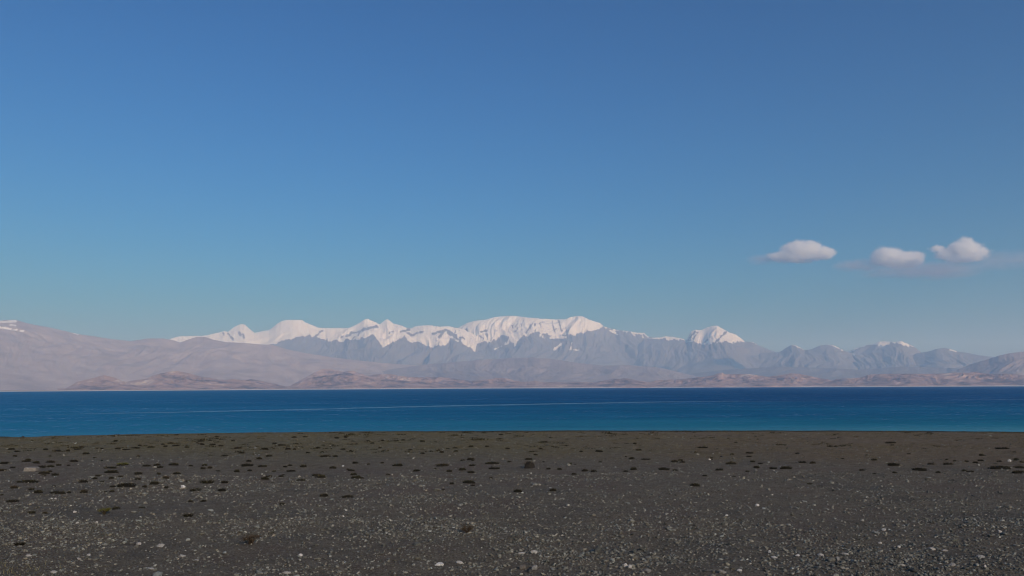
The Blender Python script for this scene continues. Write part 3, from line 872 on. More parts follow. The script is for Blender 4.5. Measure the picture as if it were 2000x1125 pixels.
# stones one can pick out in the photograph: px, py, width in px, height ratio, tone, name, label
special = [
    (357.5, 947, 10, 0.85, 0.62, 'stone', 'large white rounded stone on the left of the plain'),
    (62, 918, 22, 0.45, 0.22, 'stone_block', 'pale beige squared block lying far left on the plain'),
    (146, 999, 7, 0.8, 0.42, 'stone', 'pale squarish stone left of the yellow green shrub'),
    (188, 1024, 8, 0.7, 0.40, 'stone', 'pale squarish stone below the yellow green shrub'),
    (150, 1024, 9, 0.55, 0.36, 'stone', 'pale pair stone left of the squarish stone below the green shrub'),
    (173, 1081, 9, 0.55, 0.36, 'stone', 'pale oval stone at the lower left among dark gravel'),
    (57, 1084, 13, 0.4, 0.32, 'stone', 'pale flat stone below the small shrub at the left edge'),
    (154, 1089, 12, 0.35, 0.30, 'stone', 'low flat pale slab beside the oval stone at lower left'),
    (859, 1101, 22, 0.42, 0.55, 'stone', 'long white stone lying near the bottom left of centre'),
    (897, 1095, 14, 0.55, 0.40, 'stone', 'pale squared stone right of the long white stone'),
    (587, 1084, 8, 0.8, 0.5, 'stone', 'small bright white stone on the dark gravel left of centre'),
    (670, 1011, 6, 0.8, 0.5, 'stone', 'tiny bright white stone alone in the middle of the gravel'),
    (674, 1105, 7, 0.7, 0.45, 'stone', 'small white stone near the bottom left of the long white stone'),
    (560, 1120, 18, 0.35, 0.30, 'stone', 'broad pale slab cut by the bottom edge of the picture'),
    (1018, 1080, 15, 0.4, 0.36, 'stone', 'pale flat stone behind the rugged brown stone at bottom centre'),
    (1043, 1078, 14, 0.55, 0.36, 'stone', 'pale rounded stone behind and right of the rugged brown stone'),
    (1020, 1103, 14, 0.9, 0.12, 'stone', 'rugged brown stone at bottom centre'),
    (1044, 1105, 15, 0.8, 0.24, 'stone', 'pale grey stone leaning on the rugged brown stone'),
    (1034, 1110, 14, 0.7, 0.06, 'stone', 'dark stone wedged in front of the rugged brown stone'),
    (1222, 1101, 11, 0.8, 0.45, 'stone', 'white lumpy stone near the bottom right of centre'),
    (1231, 1104, 9, 0.9, 0.38, 'stone', 'grey stone touching the right side of the white lumpy stone'),
    (1262, 1112, 22, 0.4, 0.17, 'stone', 'broad dull grey stone right of the white lumpy stone'),
    (1445, 1115, 12, 0.6, 0.45, 'stone', 'pale rounded stone at the bottom between centre and right'),
    (1410, 1119, 18, 0.5, 0.20, 'stone', 'mid grey rounded stone left of the pale stone at the bottom'),
    (1479, 986, 8, 0.75, 0.45, 'stone', 'small pale stone alone on the right half of the gravel'),
    (1419, 1005, 7, 0.7, 0.42, 'stone', 'small pale stone with a thin dark shadow right of centre'),
    (1557, 1083, 12, 0.5, 0.42, 'stone', 'pale angular stone in the stony streak at lower right'),
    (1512, 1085, 14, 0.45, 0.36, 'stone', 'flat pale stone at the left end of the stony streak'),
    (1503, 1075, 6, 1.2, 0.45, 'stone', 'narrow upright white stone at the left end of the stony streak'),
    (1603, 1084, 12, 0.5, 0.38, 'stone', 'pale stone just left of the upright split stone'),
    (1636, 1092, 9, 1.35, 0.20, 'stone', 'upright split stone with a dark side at lower right'),
    (1651, 1086, 16, 0.4, 0.36, 'stone', 'long pale stone just right of the upright split stone'),
    (1727, 1035, 9, 0.7, 0.42, 'stone', 'pale stone with a dark hollow at the right of the gravel'),
    (1719, 1056, 9, 0.6, 0.42, 'stone', 'pale stone below the one with a dark hollow'),
    (1756, 1069, 9, 0.6, 0.38, 'stone', 'pale rounded stone right of centre in the stony streak'),
    (1819, 1073, 16, 0.4, 0.34, 'stone', 'pale wedge shaped stone at the right in the stony streak'),
    (1846, 1077, 16, 0.35, 0.28, 'stone', 'flat grey slab touching the pale wedge shaped stone'),
    (1953, 1038, 8, 0.9, 0.40, 'stone', 'small pale stone near the right edge of the gravel'),
    (1915, 1093, 18, 0.35, 0.26, 'stone', 'long grey slab at the lower right edge'),
    (1762, 1110, 14, 0.45, 0.32, 'stone', 'pale flat stone near the bottom right'),
    (1860, 1112, 14, 0.6, 0.27, 'stone', 'mid grey domed stone near the bottom right'),
    (1925, 1117, 5, 1.5, 0.5, 'stone', 'slim white stone standing upright at the bottom right'),
    (1972, 902, 7, 1.0, 0.5, 'stone', 'white stone in the brown grass near the right edge'),
    (1386, 896, 5, 0.7, 0.5, 'stone', 'tiny white stone at the edge of the brown grass right of centre'),
    (101, 972, 6, 0.8, 0.45, 'stone', 'left one of two small white stones side by side at far left'),
    (108, 972, 6, 0.8, 0.45, 'stone', 'right one of two small white stones side by side at far left'),
    (670, 908, 5, 0.8, 0.42, 'stone', 'tiny pale stone among grass clumps left of centre'),
    (271, 1059, 12, 0.5, 0.36, 'stone', 'pale stone in a loose heap at the lower left'),
    (315, 1060, 16, 0.5, 0.28, 'stone', 'pinkish grey stone in a loose heap at the lower left'),
    (355, 1078, 16, 0.4, 0.27, 'stone', 'grey slab right of the loose heap at the lower left'),
    (385, 1086, 12, 0.4, 0.30, 'stone', 'pale slab lower right of the loose heap'),
    (295, 1101, 18, 0.25, 0.38, 'stone', 'thin bright slab near the bottom left'),
    (105, 1111, 12, 0.5, 0.30, 'stone', 'grey rounded stone at the bottom left corner'),
]
stone_meshes = []
for i in range(14):
    v, f = rock_shape(1500 + i, 3, 0.62)
    stone_meshes.append(mesh_np('stone', v * 0.5, f, False))
    stone_meshes[-1].materials.append(M_STONE)


def block_mesh():
    import bmesh
    bm = bmesh.new()
    bmesh.ops.create_cube(bm, size=1.0)
    bmesh.ops.subdivide_edges(bm, edges=bm.edges[:], cuts=4, use_grid_fill=True)
    r = np.random.default_rng(4)
    for v in bm.verts:
        k = max(abs(v.co.x), abs(v.co.y), abs(v.co.z))
        n = sum(abs(c) > 0.45 for c in v.co)
        v.co *= (1 - 0.05 * (n - 1)) + r.normal(0, 0.012)
    me_ = bpy.data.meshes.new('stone_block')
    bm.to_mesh(me_)
    bm.free()
    me_.materials.append(M_STONE)
    return me_


M_BLOCK = block_mesh()
landmarks = {}
GROUP_STONE = 'stones scattered over the gravel plain'
n_special = 0
for k, (px, py, w, hr, tone, nm, lab) in enumerate(special):
    x, y = on_plain(px, py + w * hr * 0.35)
    x, y = float(x), float(y)
    size = w * y / FPX
    me_ = M_BLOCK if nm == 'stone_block' else stone_meshes[k % len(stone_meshes)]
    o = bpy.data.objects.new(nm, me_)
    COL.objects.link(o)
    o.location = (x, y, float(plain_height(x, y)) + size * hr * 0.28)
    o.scale = (size, size * 0.8, size * hr / (1.0 if nm == 'stone_block' else 0.62))
    o.rotation_euler = (rng.normal(0, 0.1), rng.normal(0, 0.1), rng.uniform(-0.5, 0.5) + (math.pi if k % 2 else 0)) if nm == 'stone' else (0.04, 0.05, 0.1)
    warm = rng.normal(0, 0.02)
    tone = tone * 0.85
    if lab.startswith('rugged') or 'beige' in lab: warm = 0.07
    o.color = (tone * (1.02 + warm), tone, tone * (0.97 - warm), 1)
    tag(o, lab, 'stone', GROUP_STONE)
    landmarks[lab] = (px, py)
    n_special += 1

# the stones that show largest become objects of their own, the rest stays loose gravel
ppx, ppy = project(sx_, sy_, sz_)
app = np.where((ppx > 4) & (ppx < 1996) & (ppy < 1121), ss_ / sy_, 0)
idx = np.argsort(-app)[:300 - n_special]
big = np.zeros(len(app), bool)
big[idx] = True
loose, shades = [], []
for j, i in enumerate(idx):
    o = bpy.data.objects.new('stone', stone_meshes[j % len(stone_meshes)])
    COL.objects.link(o)
    s = float(ss_[i]) * 2.0
    o.location = (float(sx_[i]), float(sy_[i]), float(sz_[i]) + s * 0.12)
    o.scale = (s, s * rng.uniform(0.6, 0.95), s * rng.uniform(0.45, 0.85))
    o.rotation_euler = (rng.normal(0, 0.15), rng.normal(0, 0.15), rng.uniform(0, 6.28))
    o.color = (*[float(c) for c in sc_[i]], 1)
    t_ = float(sc_[i][1])
    shade = 'pale' if t_ > 0.26 else ('mid grey' if t_ > 0.115 else 'dark')
    tag(o, shade + ' stone lying loose in the dark gravel', 'stone', GROUP_STONE)
    loose.append(o)
    shades.append(shade)

keep = np.where(~big)[0]
V, F, C, off = [], [], [], 0
which = rng.integers(0, len(ico_shapes), len(keep))
ang = rng.uniform(0, 6.28, len(keep))
tilt = rng.normal(0, 0.22, (len(keep), 2))
for w, (sv, sf) in enumerate(ico_shapes):
    ids = np.where(which == w)[0]
    g = keep[ids]
    c, s = np.cos(ang[ids]), np.sin(ang[ids])
    vx = sv[None, :, 0] * c[:, None] - sv[None, :, 1] * s[:, None]
    vy = sv[None, :, 0] * s[:, None] + sv[None, :, 1] * c[:, None]
    vz = sv[None, :, 2] + vx * tilt[ids, 0][:, None] + vy * tilt[ids, 1][:, None]
    P = np.stack([vx, vy, vz], -1) * ss_[g][:, None, None]
    P[..., 0] += sx_[g][:, None]
    P[..., 1] += sy_[g][:, None]
    P[..., 2] += (sz_[g] + ss_[g] * 0.18)[:, None]
    V.append(P.reshape(-1, 3))
    F.append((sf[None] + (np.arange(len(ids)) * len(sv))[:, None, None]).reshape(-1, 3) + off)
    C.append(np.repeat(sc_[g], len(sv), 0))
    off += len(ids) * len(sv)
me = mesh_np('gravel', np.vstack(V), np.vstack(F), False)
add_col(me, 'tone', np.vstack(C))
tag(link('gravel', me, M_GRAVEL), 'loose grey gravel and small stones strewn over the plain', kind='stuff')


# ------------------------------------------------------------------ plants
def blades(n, r_, spread, h, width, seed, lean=0.6, cols=((0.05, 0.05, 0.025), (0.09, 0.08, 0.04)), base=None, droop=0.0):
    """n tapering blades as two-triangle strips, returned as verts, tris, colours"""
    g = np.random.default_rng(seed)
    a = g.uniform(0, 6.28, n)
    q = np.sqrt(g.uniform(0, 1, n)) * spread
    bx, by = np.cos(a) * q, np.sin(a) * q * r_
    hh = h * g.uniform(0.55, 1.1, n)
    dx, dy = np.cos(a) * lean * q / spread + g.normal(0, 0.25, n), np.sin(a) * lean * q / spread + g.normal(0, 0.25, n)
    wa = g.uniform(0, 6.28, n)
    wx, wy = np.cos(wa) * width, np.sin(wa) * width
    bz = np.zeros(n) if base is None else base(bx, by)
    p0 = np.stack([bx - wx, by - wy, bz], -1)
    p1 = np.stack([bx + wx, by + wy, bz], -1)
    mx, my = bx + dx * hh * 0.45, by + dy * hh * 0.45
    p2 = np.stack([mx - wx * 0.7, my - wy * 0.7, bz + hh * 0.6], -1)
    p3 = np.stack([mx + wx * 0.7, my + wy * 0.7, bz + hh * 0.6], -1)
    p4 = np.stack([bx + dx * hh, by + dy * hh, bz + hh * (1 - droop)], -1)
    v = np.stack([p0, p1, p2, p3, p4], 1).reshape(-1, 3)
    b = (np.arange(n) * 5)[:, None, None]
    f = (np.array([(0, 1, 3), (0, 3, 2), (2, 3, 4)])[None] + b).reshape(-1, 3)
    t = g.uniform(0, 1, n)[:, None]
    c = np.array(cols[0])[None] * (1 - t) + np.array(cols[1])[None] * t
    c = np.where(g.uniform(0, 1, n)[:, None] < 0.10, np.array([[0.10, 0.085, 0.05]]), c)      # a few dead straw blades
    return v, f, np.repeat(c, 5, 0)


def clump_mesh(seed, cols, n=110, spiky=1.0, mound=0.5, mcol=(0.012, 0.011, 0.008)):
    """a cushion one unit wide: uneven mound overgrown with short leaves"""
    g = np.random.default_rng(seed)
    v, f = ico(2)
    v = v.copy()
    lump = 1 + 0.16 * np.sin(v[:, 0] * 5 + seed) * np.cos(v[:, 1] * 4 + seed * 2) + g.normal(0, 0.05, len(v))
    v *= lump[:, None]
    asp = g.uniform(0.5, 0.8)
    v *= np.array([0.48, 0.48 * asp, 0.22 * mound])
    c = np.repeat(np.array([mcol]), len(v), 0)

    def base(x, y):
        return 0.20 * mound * np.sqrt(np.clip(1 - (x / 0.5) ** 2 - (y / (0.5 * asp)) ** 2, 0, 1))
    bv, bf, bc = blades(n, asp, 0.46, 0.16 * spiky, 0.016, seed + 1, 0.9, cols, base)
    me_ = mesh_np('grass_clump', np.vstack([v, bv]), np.vstack([f, bf + len(v)]), False)
    add_col(me_, 'tone', np.vstack([c, bc]))
    me_.materials.append(M_PLANT)
    return me_


DARK = ((0.008, 0.008, 0.005), (0.024, 0.021, 0.012))
OLIVE = ((0.012, 0.012, 0.006), (0.040, 0.037, 0.016))
BROWN = ((0.018, 0.014, 0.009), (0.055, 0.042, 0.025))
clumps = [clump_mesh(2000 + i, (DARK, OLIVE, DARK, BROWN)[i % 4], 90 + 10 * (i % 4), 0.8 + 0.15 * (i % 3), 0.8 + 0.3 * (i % 2)) for i in range(10)]

c1 = [(135,210,60),(90,192,50),(30,295,90),(20,365,60),(205,275,70),(280,292,70),(235,320,40),(395,280,80),(330,318,60),(395,322,60),(100,325,50),(355,203,40),(450,210,60),(530,207,40),(610,195,70),(755,185,40),(790,187,40),(925,185,50),(1060,178,80),(1180,175,60),(985,190,60),(670,220,50),(575,282,80),(535,320,30),(860,345,110),(870,375,110),(1145,328,70),(1225,322,50),(1250,345,60),(1355,320,80),(1490,322,40),(1600,320,40),(1585,345,40),(1640,340,40),(1705,355,40),(1850,355,50),(1950,345,40),(345,385,80),(430,398,70),(215,443,170),(770,398,50),(740,425,50),(650,447,80),(940,400,40),(1080,385,60),(1240,382,40),(1380,380,60),(1295,410,60),(1075,425,50),(870,423,40),(880,482,50),(1205,455,70),(1300,478,40),(1130,475,40),(1755,447,60),(1470,440,40),(1735,510,70),(110,495,60),(245,515,60),(300,532,80),(450,530,120),(540,525,30),(420,483,30),(655,525,60),(825,518,30),(875,515,40),(15,550,30),(1335,150,50),(1570,140,60),(1640,135,30),(1820,132,30),(1270,160,30),(1375,170,60),(1570,160,60),(1660,158,50),(1460,177,40),(1755,232,60),(1860,175,60),(1890,210,50)]
c2 = [(25,268,50),(50,318,70),(100,247,50),(250,185,50),(300,187,30),(275,340,80),(370,315,60),(265,310,40),(540,255,80),(620,255,40),(600,325,60),(745,355,60),(765,388,50),(775,300,50),(880,303,30),(985,297,30),(1105,310,80),(1255,343,60),(1455,303,100),(1690,312,50),(1845,295,120),(1860,335,90),(1610,343,60),(1680,355,60),(1510,350,50),(475,397,80),(505,420,80),(195,398,40),(215,378,30),(100,395,50),(70,430,70),(350,447,70),(785,425,80),(830,422,30),(1030,380,40),(530,565,70),(680,190,40),(740,198,30),(970,180,30),(485,180,40),(300,103,50),(385,100,40),(630,100,40),(875,123,30),(990,125,30),(1090,127,30),(1300,135,40),(700,97,30),(1150,118,30),(525,157,30),(600,155,30),(760,125,30),(1660,440,100),(1530,450,40),(1450,218,40),(1555,183,40),(1680,170,40),(1205,203,40),(1680,263,60),(1615,267,40),(1300,230,40),(200,155,60),(70,185,60),(145,145,40)]
c3 = [(185,232,40),(130,260,60),(485,375,40),(370,340,40),(570,357,50),(640,365,50),(935,265,50),(1045,267,80),(690,290,30),(890,238,20),(1270,295,60),(1275,367,40),(950,360,50),(890,368,40),(1715,310,80),(1620,363,60),(1910,343,50),(1840,370,40),(1710,285,20),(45,530,70),(320,525,60),(990,190,50),(680,203,60),(540,203,30),(960,152,30),(1490,175,80),(1720,213,40),(1855,205,60),(1920,110,20),(1750,135,30),(1690,110,20),(250,130,60),(1880,288,40),(1940,307,40),(1635,232,20),(1330,300,40),(1430,490,80)]
c4 = [(40,352,60),(145,355,90),(270,307,60),(350,313,50),(230,226,40),(980,328,100),(990,377,40),(1275,322,50),(1410,320,70),(1330,380,50),(1580,375,60),(1535,370,40),(1960,345,80),(1960,385,100),(1660,272,50),(1670,238,40),(1550,292,40),(1620,307,40),(830,275,50),(770,228,30),(1100,225,30),(580,262,30),(735,360,40),(1800,283,30),(1830,175,100),(1940,268,50),(1980,298,40),(955,130,80),(330,460,50),(1460,292,30),(970,145,30)]
c5 = [(910,75,60),(250,105,60),(350,110,40),(1110,62,50),(1490,10,40),(1590,10,50)]
c6 = [(205,57,50)]
spots = []
for ox, oy, lst in ((0, 830, c1), (500, 830, c2), (1000, 830, c3), (1500, 830, c4), (0, 975, c5), (500, 975, c6)):
    spots += [(ox + a / 4.0, oy + b / 4.0, w / 4.0) for a, b, w in lst]

# plants one can single out: px, py, width px, kind, label
named_plants = [
    (240, 909.5, 23, 'green', 'low grass clump with a yellow green top on the left of the plain'),
    (247, 949, 36, 'wide', 'wide black cushion plant left of the large white stone'),
    (405, 941, 26, 'spiky', 'spiky grass clump up right of the large white stone'),
    (382, 957, 20, 'spiky', 'dark spiky grass clump lower right of the large white stone'),
    (483, 908, 25, 'wide', 'wide dark flat grass clump beyond the large white stone'),
    (25, 979, 24, 'wide', 'black cushion plant close to the left edge'),
    (203, 1004, 27, 'yellow', 'yellow green low shrub at the left of the gravel'),
    (367, 1011, 20, 'spiky', 'thin spiky shrub standing between the green shrub and the brown shrub'),
    (38, 1067, 22, 'spiky', 'thin dark shrub near the lower left edge'),
    (490, 1062, 38, 'brown', 'dry brown shrub at the lower left of centre'),
    (912, 1044, 30, 'brown', 'dry brown shrub at the lower centre'),
    (1034, 913, 22, 'tall', 'round dark tussock with upright stalks in the middle of the plain'),
    (1297, 920, 24, 'wide', 'black cushion plant alone right of centre'),
    (1796, 921, 28, 'wide', 'black cushion plant with a hump on the right of the plain'),
    (1952, 918, 48, 'wide', 'longest black strip of cushion plants at the right edge'),
    (679, 972, 24, 'wide', 'black flat cushion plant alone on the gravel left of centre'),
    (1566, 847, 5, 'wide', 'tiny dark bush right at the lake shore on the right'),
    (1954, 903, 6, 'tall', 'thin dark upright stalks beside the white stone at the right edge'),
]


def shrub(x, y, z, w, h, seed, cols, stemcol, label, twiggy=True):
    g = np.random.default_rng(seed)
    root = bpy.data.objects.new('shrub', None)
    COL.objects.link(root)
    root.location = (x, y, z)
    tag(root, label, 'shrub')
    # woody stems: thin three sided tapering tubes
    V, F, off = [], [], 0
    tips = []
    for i in range(26):
        a = g.uniform(0, 6.28)
        L = g.uniform(0.6, 1.0)
        end = np.array([math.cos(a) * w * 0.5 * L, math.sin(a) * w * 0.4 * L, h * g.uniform(0.5, 1.0) * (1.15 - 0.5 * L)])
        mid = end * 0.5 + np.array([g.normal(0, w * 0.04), g.normal(0, w * 0.04), h * 0.12])
        pts = [np.array([g.normal(0, w * 0.05), g.normal(0, w * 0.05), -0.02]), mid, end]
        tips += [mid * 0.8 + end * 0.2, end, (mid + end) / 2]
        for j, p in enumerate(pts):
            r_ = 0.006 * w / 0.3 * (1 - 0.38 * j)
            for t in range(3):
                V.append(p + np.array([math.cos(t * 2.1) * r_, math.sin(t * 2.1) * r_, 0]))
        for j in range(2):
            for t in range(3):
                q, u = off + j * 3, (t + 1) % 3
                F += [(q + t, q + u, q + 3 + u), (q + t, q + 3 + u, q + 3 + t)]
        off += 9
    ms = mesh_np('stems', np.array(V), np.array(F), False)
    add_col(ms, 'tone', np.repeat(np.array([stemcol]), len(V), 0))
    link('stems', ms, M_PLANT, root)
    tips = np.array(tips)
    n = 520
    k = g.integers(0, len(tips), n)
    c = tips[k] + g.normal(0, w * 0.055, (n, 3)) * np.array([1, 1, 0.6])
    c[:, 2] = np.maximum(c[:, 2], 0.01)
    d = g.normal(0, 1, (n, 3))
    d[:, 2] = np.abs(d[:, 2]) * 0.8
    d /= np.linalg.norm(d, axis=1)[:, None]
    s_ = np.cross(d, g.normal(0, 1, (n, 3)))
    s_ /= np.linalg.norm(s_, axis=1)[:, None]
    L = w * 0.075 * g.uniform(0.6, 1.3, n)[:, None]
    v = np.stack([c - s_ * L * 0.22, c + s_ * L * 0.22, c + d * L], 1).reshape(-1, 3)
    f = np.arange(3 * n).reshape(n, 3)
    t = g.uniform(0, 1, n)[:, None]
    cc = np.array(cols[0])[None] * (1 - t) + np.array(cols[1])[None] * t
    mf = mesh_np('foliage', v, f, False)
    add_col(mf, 'tone', np.repeat(cc, 3, 0))
    link('foliage', mf, M_PLANT, root)
    return root


tall_mesh = clump_mesh(2101, ((0.03, 0.026, 0.018), (0.06, 0.05, 0.035)), 60, 0.8, 1.9, (0.020, 0.018, 0.016))
tv, tf, tc = blades(26, 0.8, 0.42, 0.62, 0.014, 2102, 0.7, ((0.03, 0.028, 0.02), (0.12, 0.105, 0.07)))
stalk_mesh = mesh_np('stalks', tv, tf, False)
add_col(stalk_mesh, 'tone', tc)
wide_mesh = clump_mesh(2103, DARK, 150, 0.7, 0.9)
spiky_mesh = clump_mesh(2104, DARK, 150, 2.2, 0.5)
green_mesh = clump_mesh(2105, ((0.06, 0.07, 0.02), (0.12, 0.12, 0.04)), 150, 1.0, 1.1)
GROUP_CLUMP = 'dark grass clumps dotted over the plain'
for k, (px, py, w, kd, lab) in enumerate(named_plants):
    x, y = [float(q) for q in on_plain(px, py + 1.0)]
    z = float(plain_height(x, y))
    size = w * y / FPX
    landmarks[lab] = (px, py)
    if kd == 'yellow':
        shrub(x, y, z, size, size * 0.55, 3001, ((0.06, 0.065, 0.012), (0.15, 0.14, 0.03)), (0.05, 0.04, 0.025), lab)
        continue
    if kd == 'brown':
        shrub(x, y, z, size, size * 0.62, 3100 + k, ((0.03, 0.022, 0.014), (0.085, 0.062, 0.042)), (0.045, 0.032, 0.022), lab)
        continue
    me_ = dict(wide=wide_mesh, spiky=spiky_mesh, green=green_mesh, tall=tall_mesh)[kd]
    o = bpy.data.objects.new('grass_clump', me_)
    COL.objects.link(o)
    o.location = (x, y, z)
    o.rotation_euler = (0, 0, rng.uniform(-0.4, 0.4))
    o.scale = (size, size * 0.9, size * (0.45 if w > 40 else 1.25 if kd == 'tall' else 0.7))
    tag(o, lab, 'grass clump', GROUP_CLUMP)
    if kd == 'tall':
        link('stalks', stalk_mesh, M_PLANT, o)

# further clumps too small to place one by one, then labels that tie a clump to its neighbour
need = 300 - len(spots) - len(named_plants)
while need > 0:
    px, py = rng.uniform(0, 2000), 848 + 110 * rng.beta(1.1, 1.6)
    if rng.uniform() > (0.95 if px < 1100 else 0.35): continue
    spots.append((px, py, rng.uniform(5, 11)))
    need -= 1
short = {
    'large white rounded stone on the left of the plain': 'the large white stone',
    'pale beige squared block lying far left on the plain': 'the beige squared block',
    'yellow green low shrub at the left of the gravel': 'the yellow green shrub',
    'dry brown shrub at the lower left of centre': 'the brown shrub left of centre',
    'dry brown shrub at the lower centre': 'the brown shrub at lower centre',
    'round dark tussock with upright stalks in the middle of the plain': 'the round tussock with stalks',
    'black cushion plant alone right of centre': 'the lone black cushion right of centre',
    'black cushion plant with a hump on the right of the plain': 'the humped black cushion on the right',
    'wide black cushion plant left of the large white stone': 'the wide black cushion on the left',
    'low grass clump with a yellow green top on the left of the plain': 'the yellow green topped clump',
    'wide dark flat grass clump beyond the large white stone': 'the wide flat clump left of centre',
    'white stone in the brown grass near the right edge': 'the white stone near the right edge',
    'tiny white stone at the edge of the brown grass right of centre': 'the tiny white stone in brown grass',
    'black flat cushion plant alone on the gravel left of centre': 'the lone flat cushion on the gravel',
    'tiny dark bush right at the lake shore on the right': 'the tiny bush on the shore',
    'tiny pale stone among grass clumps left of centre': 'the tiny pale stone among clumps',
    'white lumpy stone near the bottom right of centre': 'the white lumpy stone',
    'long white stone lying near the bottom left of centre': 'the long white stone',
    'rugged brown stone at bottom centre': 'the rugged brown stone',
    'pale rounded stone at the bottom between centre and right': 'the pale rounded bottom stone',
    'upright split stone with a dark side at lower right': 'the upright split stone',
    'pale stone with a dark hollow at the right of the gravel': 'the stone with a hollow',
    'pale wedge shaped stone at the right in the stony streak': 'the pale wedge shaped stone',
    'slim white stone standing upright at the bottom right': 'the slim upright white stone',
    'small pale stone alone on the right half of the gravel': 'the lone pale stone on the right',
    'small pale stone near the right edge of the gravel': 'the pale stone by the right edge',
    'tiny bright white stone alone in the middle of the gravel': 'the tiny bright white stone',
    'small bright white stone on the dark gravel left of centre': 'the bright stone left of centre',
    'pale oval stone at the lower left among dark gravel': 'the pale oval stone',
    'thin dark shrub near the lower left edge': 'the thin shrub at the left edge',
    'thin spiky shrub standing between the green shrub and the brown shrub': 'the thin spiky shrub',
}
ORD = ['nearest', 'second', 'third', 'fourth', 'fifth', 'sixth', 'seventh', 'eighth', 'ninth', 'tenth']
DIRS = ['left of', 'right of', 'beyond', 'in front of']
lm_names = list(short.values())
lm_xy = np.array([landmarks[k] for k in short])


def tie_labels(xy, nouns):
    """a label for each thing that ties it to the landmark it lies nearest to"""
    xy = np.asarray(xy, float)
    d = xy[:, None] - lm_xy[None]
    sd = d * np.array([1.0, 2.2])
    dist = np.hypot(sd[..., 0], sd[..., 1])
    direc = np.where(np.abs(sd[..., 0]) >= np.abs(sd[..., 1]), np.where(sd[..., 0] < 0, 0, 1), np.where(sd[..., 1] < 0, 2, 3))
    nouns = np.array(nouns)
    out = []
    for i in range(len(xy)):
        best = None
        for L in np.argsort(dist[i])[:9]:
            k = direc[i, L]
            rank = int(((direc[:, L] == k) & (nouns == nouns[i]) & (dist[:, L] < dist[i, L])).sum())
            if best is None or rank < best[0]: best = (rank, L, k)
        rank, L, k = best
        if rank < len(ORD): out.append(f'{ORD[rank]} {nouns[i]} {DIRS[k]} {lm_names[L]}')
        else: out.append(f'{nouns[i]} far {DIRS[k]} {lm_names[L]}')
    return out


sxy = np.stack([ppx[idx], ppy[idx]], -1)
tie = tie_labels(sxy, ['larger ' + q + ' stone' for q in shades])
for o, lab in zip(loose, tie):
    o['label'] = lab
clump_noun = ['tiny dark grass clump' if w < 9 else ('small dark grass clump' if w < 15 else 'wide dark grass clump') for px, py, w in spots]
clump_labels = tie_labels([(a, b) for a, b, w in spots], clump_noun)
for i, (px, py, w) in enumerate(spots):
    x, y = [float(q) for q in on_plain(px, py + 0.8)]
    if edge_y(x) - y < 0.5: y = float(edge_y(x)) - 0.5
    z = float(plain_height(x, y))
    size = w * y / FPX * 1.05
    o = bpy.data.objects.new('grass_clump', clumps[i % len(clumps)])
    COL.objects.link(o)
    o.location = (x, y, z)
    hgt = min(size * rng.uniform(0.85, 1.35), 0.30)
    o.scale = (size, size * rng.uniform(0.7, 1.0), hgt)
    o.rotation_euler = (0, 0, rng.uniform(-0.35, 0.35) + (math.pi if rng.uniform() > 0.5 else 0))
    lab, grp = clump_labels[i], GROUP_CLUMP
    tag(o, lab, 'grass clump', grp)

# sparse dry grass: short blades over the belt by the lake and at the lower left corner
def grass_field(n, y0, y1, xlim, h, cols, seed, dens):
    g = np.random.default_rng(seed)
    yy = np.sqrt(g.uniform(y0 ** 2, y1 ** 2, n * 3))
    xx = g.uniform(-1, 1, n * 3) * (0.68 * yy + 3)
    k = g.uniform(0, 1, n * 3) < dens(xx, yy)
    xx, yy = xx[k][:n], yy[k][:n]
    k = edge_y(xx) - yy > 0.15
    xx, yy = xx[k], yy[k]
    n = len(xx)
    zz_ = plain_height(xx, yy) - 0.005
    a = g.uniform(0, 6.28, n)
    hh = h * g.uniform(0.5, 1.3, n)
    w = 0.006 + 0.003 * g.uniform(0, 1, n)
    wx, wy = np.cos(a) * w, np.sin(a) * w
    ln = g.normal(0, 0.35, (n, 2)) * hh[:, None]
    v = np.stack([np.stack([xx - wx, yy - wy, zz_], -1), np.stack([xx + wx, yy + wy, zz_], -1), np.stack([xx + ln[:, 0], yy + ln[:, 1], zz_ + hh], -1)], 1).reshape(-1, 3)
    t = g.uniform(0, 1, n)[:, None]
    c = np.array(cols[0])[None] * (1 - t) + np.array(cols[1])[None] * t
    return v, np.repeat(c, 3, 0)


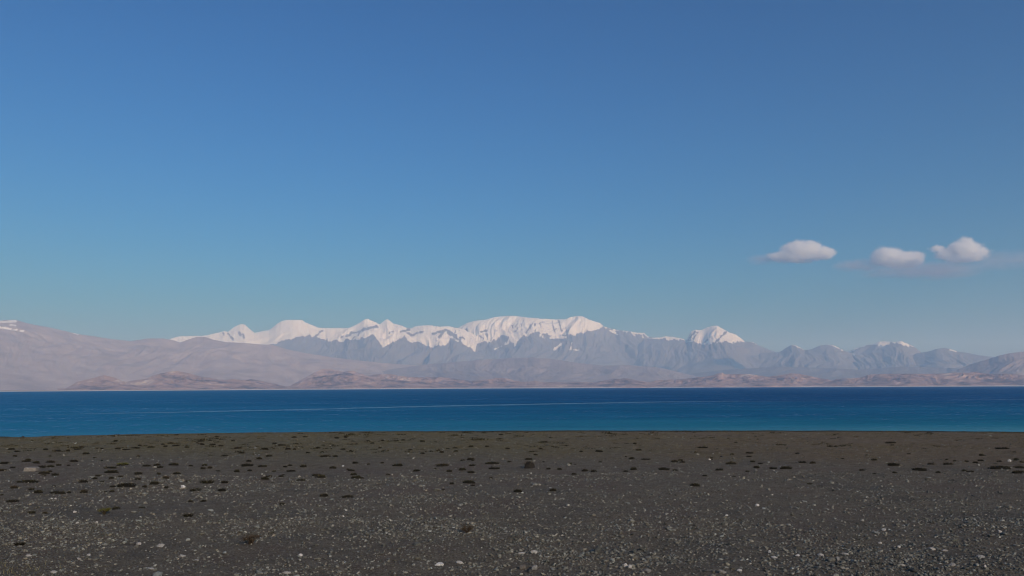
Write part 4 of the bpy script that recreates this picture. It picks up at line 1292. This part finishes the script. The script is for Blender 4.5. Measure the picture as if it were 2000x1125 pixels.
va, ca = grass_field(90000, 27, 57, 40, 0.050, ((0.05, 0.045, 0.022), (0.17, 0.14, 0.075)), 71,
                     lambda x, y: np.clip(sstep(30, 42, y + 0.18 * x) * (0.55 + 0.9 * fbm(x * 0.3, y * 0.3, 4, 801)), 0, 1))
vb, cb = grass_field(2600, 11.5, 14.5, 12, 0.11, ((0.09, 0.085, 0.05), (0.24, 0.22, 0.14)), 72,
                     lambda x, y: np.clip(sstep(-6.2, -8.6, x) * (0.4 + fbm(x * 0.8, y * 0.8, 3, 802)), 0, 1))
# dark specks of turf in the belt, too many and too small to pick apart
gt = np.random.default_rng(73)
ty = np.sqrt(gt.uniform(38 ** 2, 56 ** 2, 5200))
tx = gt.uniform(-1, 1, 5200) * (0.68 * ty + 3)
ok = (gt.uniform(0, 1, 5200) < np.clip(0.02 + 0.5 * fbm(tx * 0.25, ty * 0.25, 3, 811) + 0.16 * sstep(9, -3, tx), 0.02, 0.5)) & (edge_y(tx) - ty > 0.1)
tx, ty = tx[ok], ty[ok]
nb = 22
tr_ = 0.085 * np.exp(gt.normal(0, 0.4, len(tx)))
qx = (tx[:, None] + gt.normal(0, 1, (len(tx), nb)) * tr_[:, None]).ravel()
qy = (ty[:, None] + gt.normal(0, 0.5, (len(tx), nb)) * tr_[:, None]).ravel()
qz = plain_height(qx, qy) - 0.005
qh = np.repeat(tr_, nb) * gt.uniform(0.25, 0.55, len(qx))
qa = gt.uniform(0, 6.28, len(qx))
qw = np.repeat(tr_, nb) * 0.22
vt = np.stack([np.stack([qx - np.cos(qa) * qw, qy - np.sin(qa) * qw, qz], -1), np.stack([qx + np.cos(qa) * qw, qy + np.sin(qa) * qw, qz], -1),
               np.stack([qx + gt.normal(0, 0.3, len(qx)) * qh, qy + gt.normal(0, 0.3, len(qx)) * qh, qz + qh], -1)], 1).reshape(-1, 3)
tt_ = gt.uniform(0, 1, len(qx))[:, None]
ct = np.repeat(np.array([[0.010, 0.010, 0.006]]) * (1 - tt_) + np.array([[0.045, 0.040, 0.020]]) * tt_, 3, 0)
me = mesh_np('low_turf', vt, np.arange(len(vt)).reshape(-1, 3), False)
add_col(me, 'tone', ct)
tag(link('low_turf', me, M_PLANT), 'countless dark specks of low turf in the belt near the lake', kind='stuff')
vv = np.vstack([va, vb])
me = mesh_np('dry_grass', vv, np.arange(len(vv)).reshape(-1, 3), False)
add_col(me, 'tone', np.vstack([ca, cb]))
tag(link('dry_grass', me, M_PLANT), 'short sparse dry grass on the plain near the lake', kind='stuff')
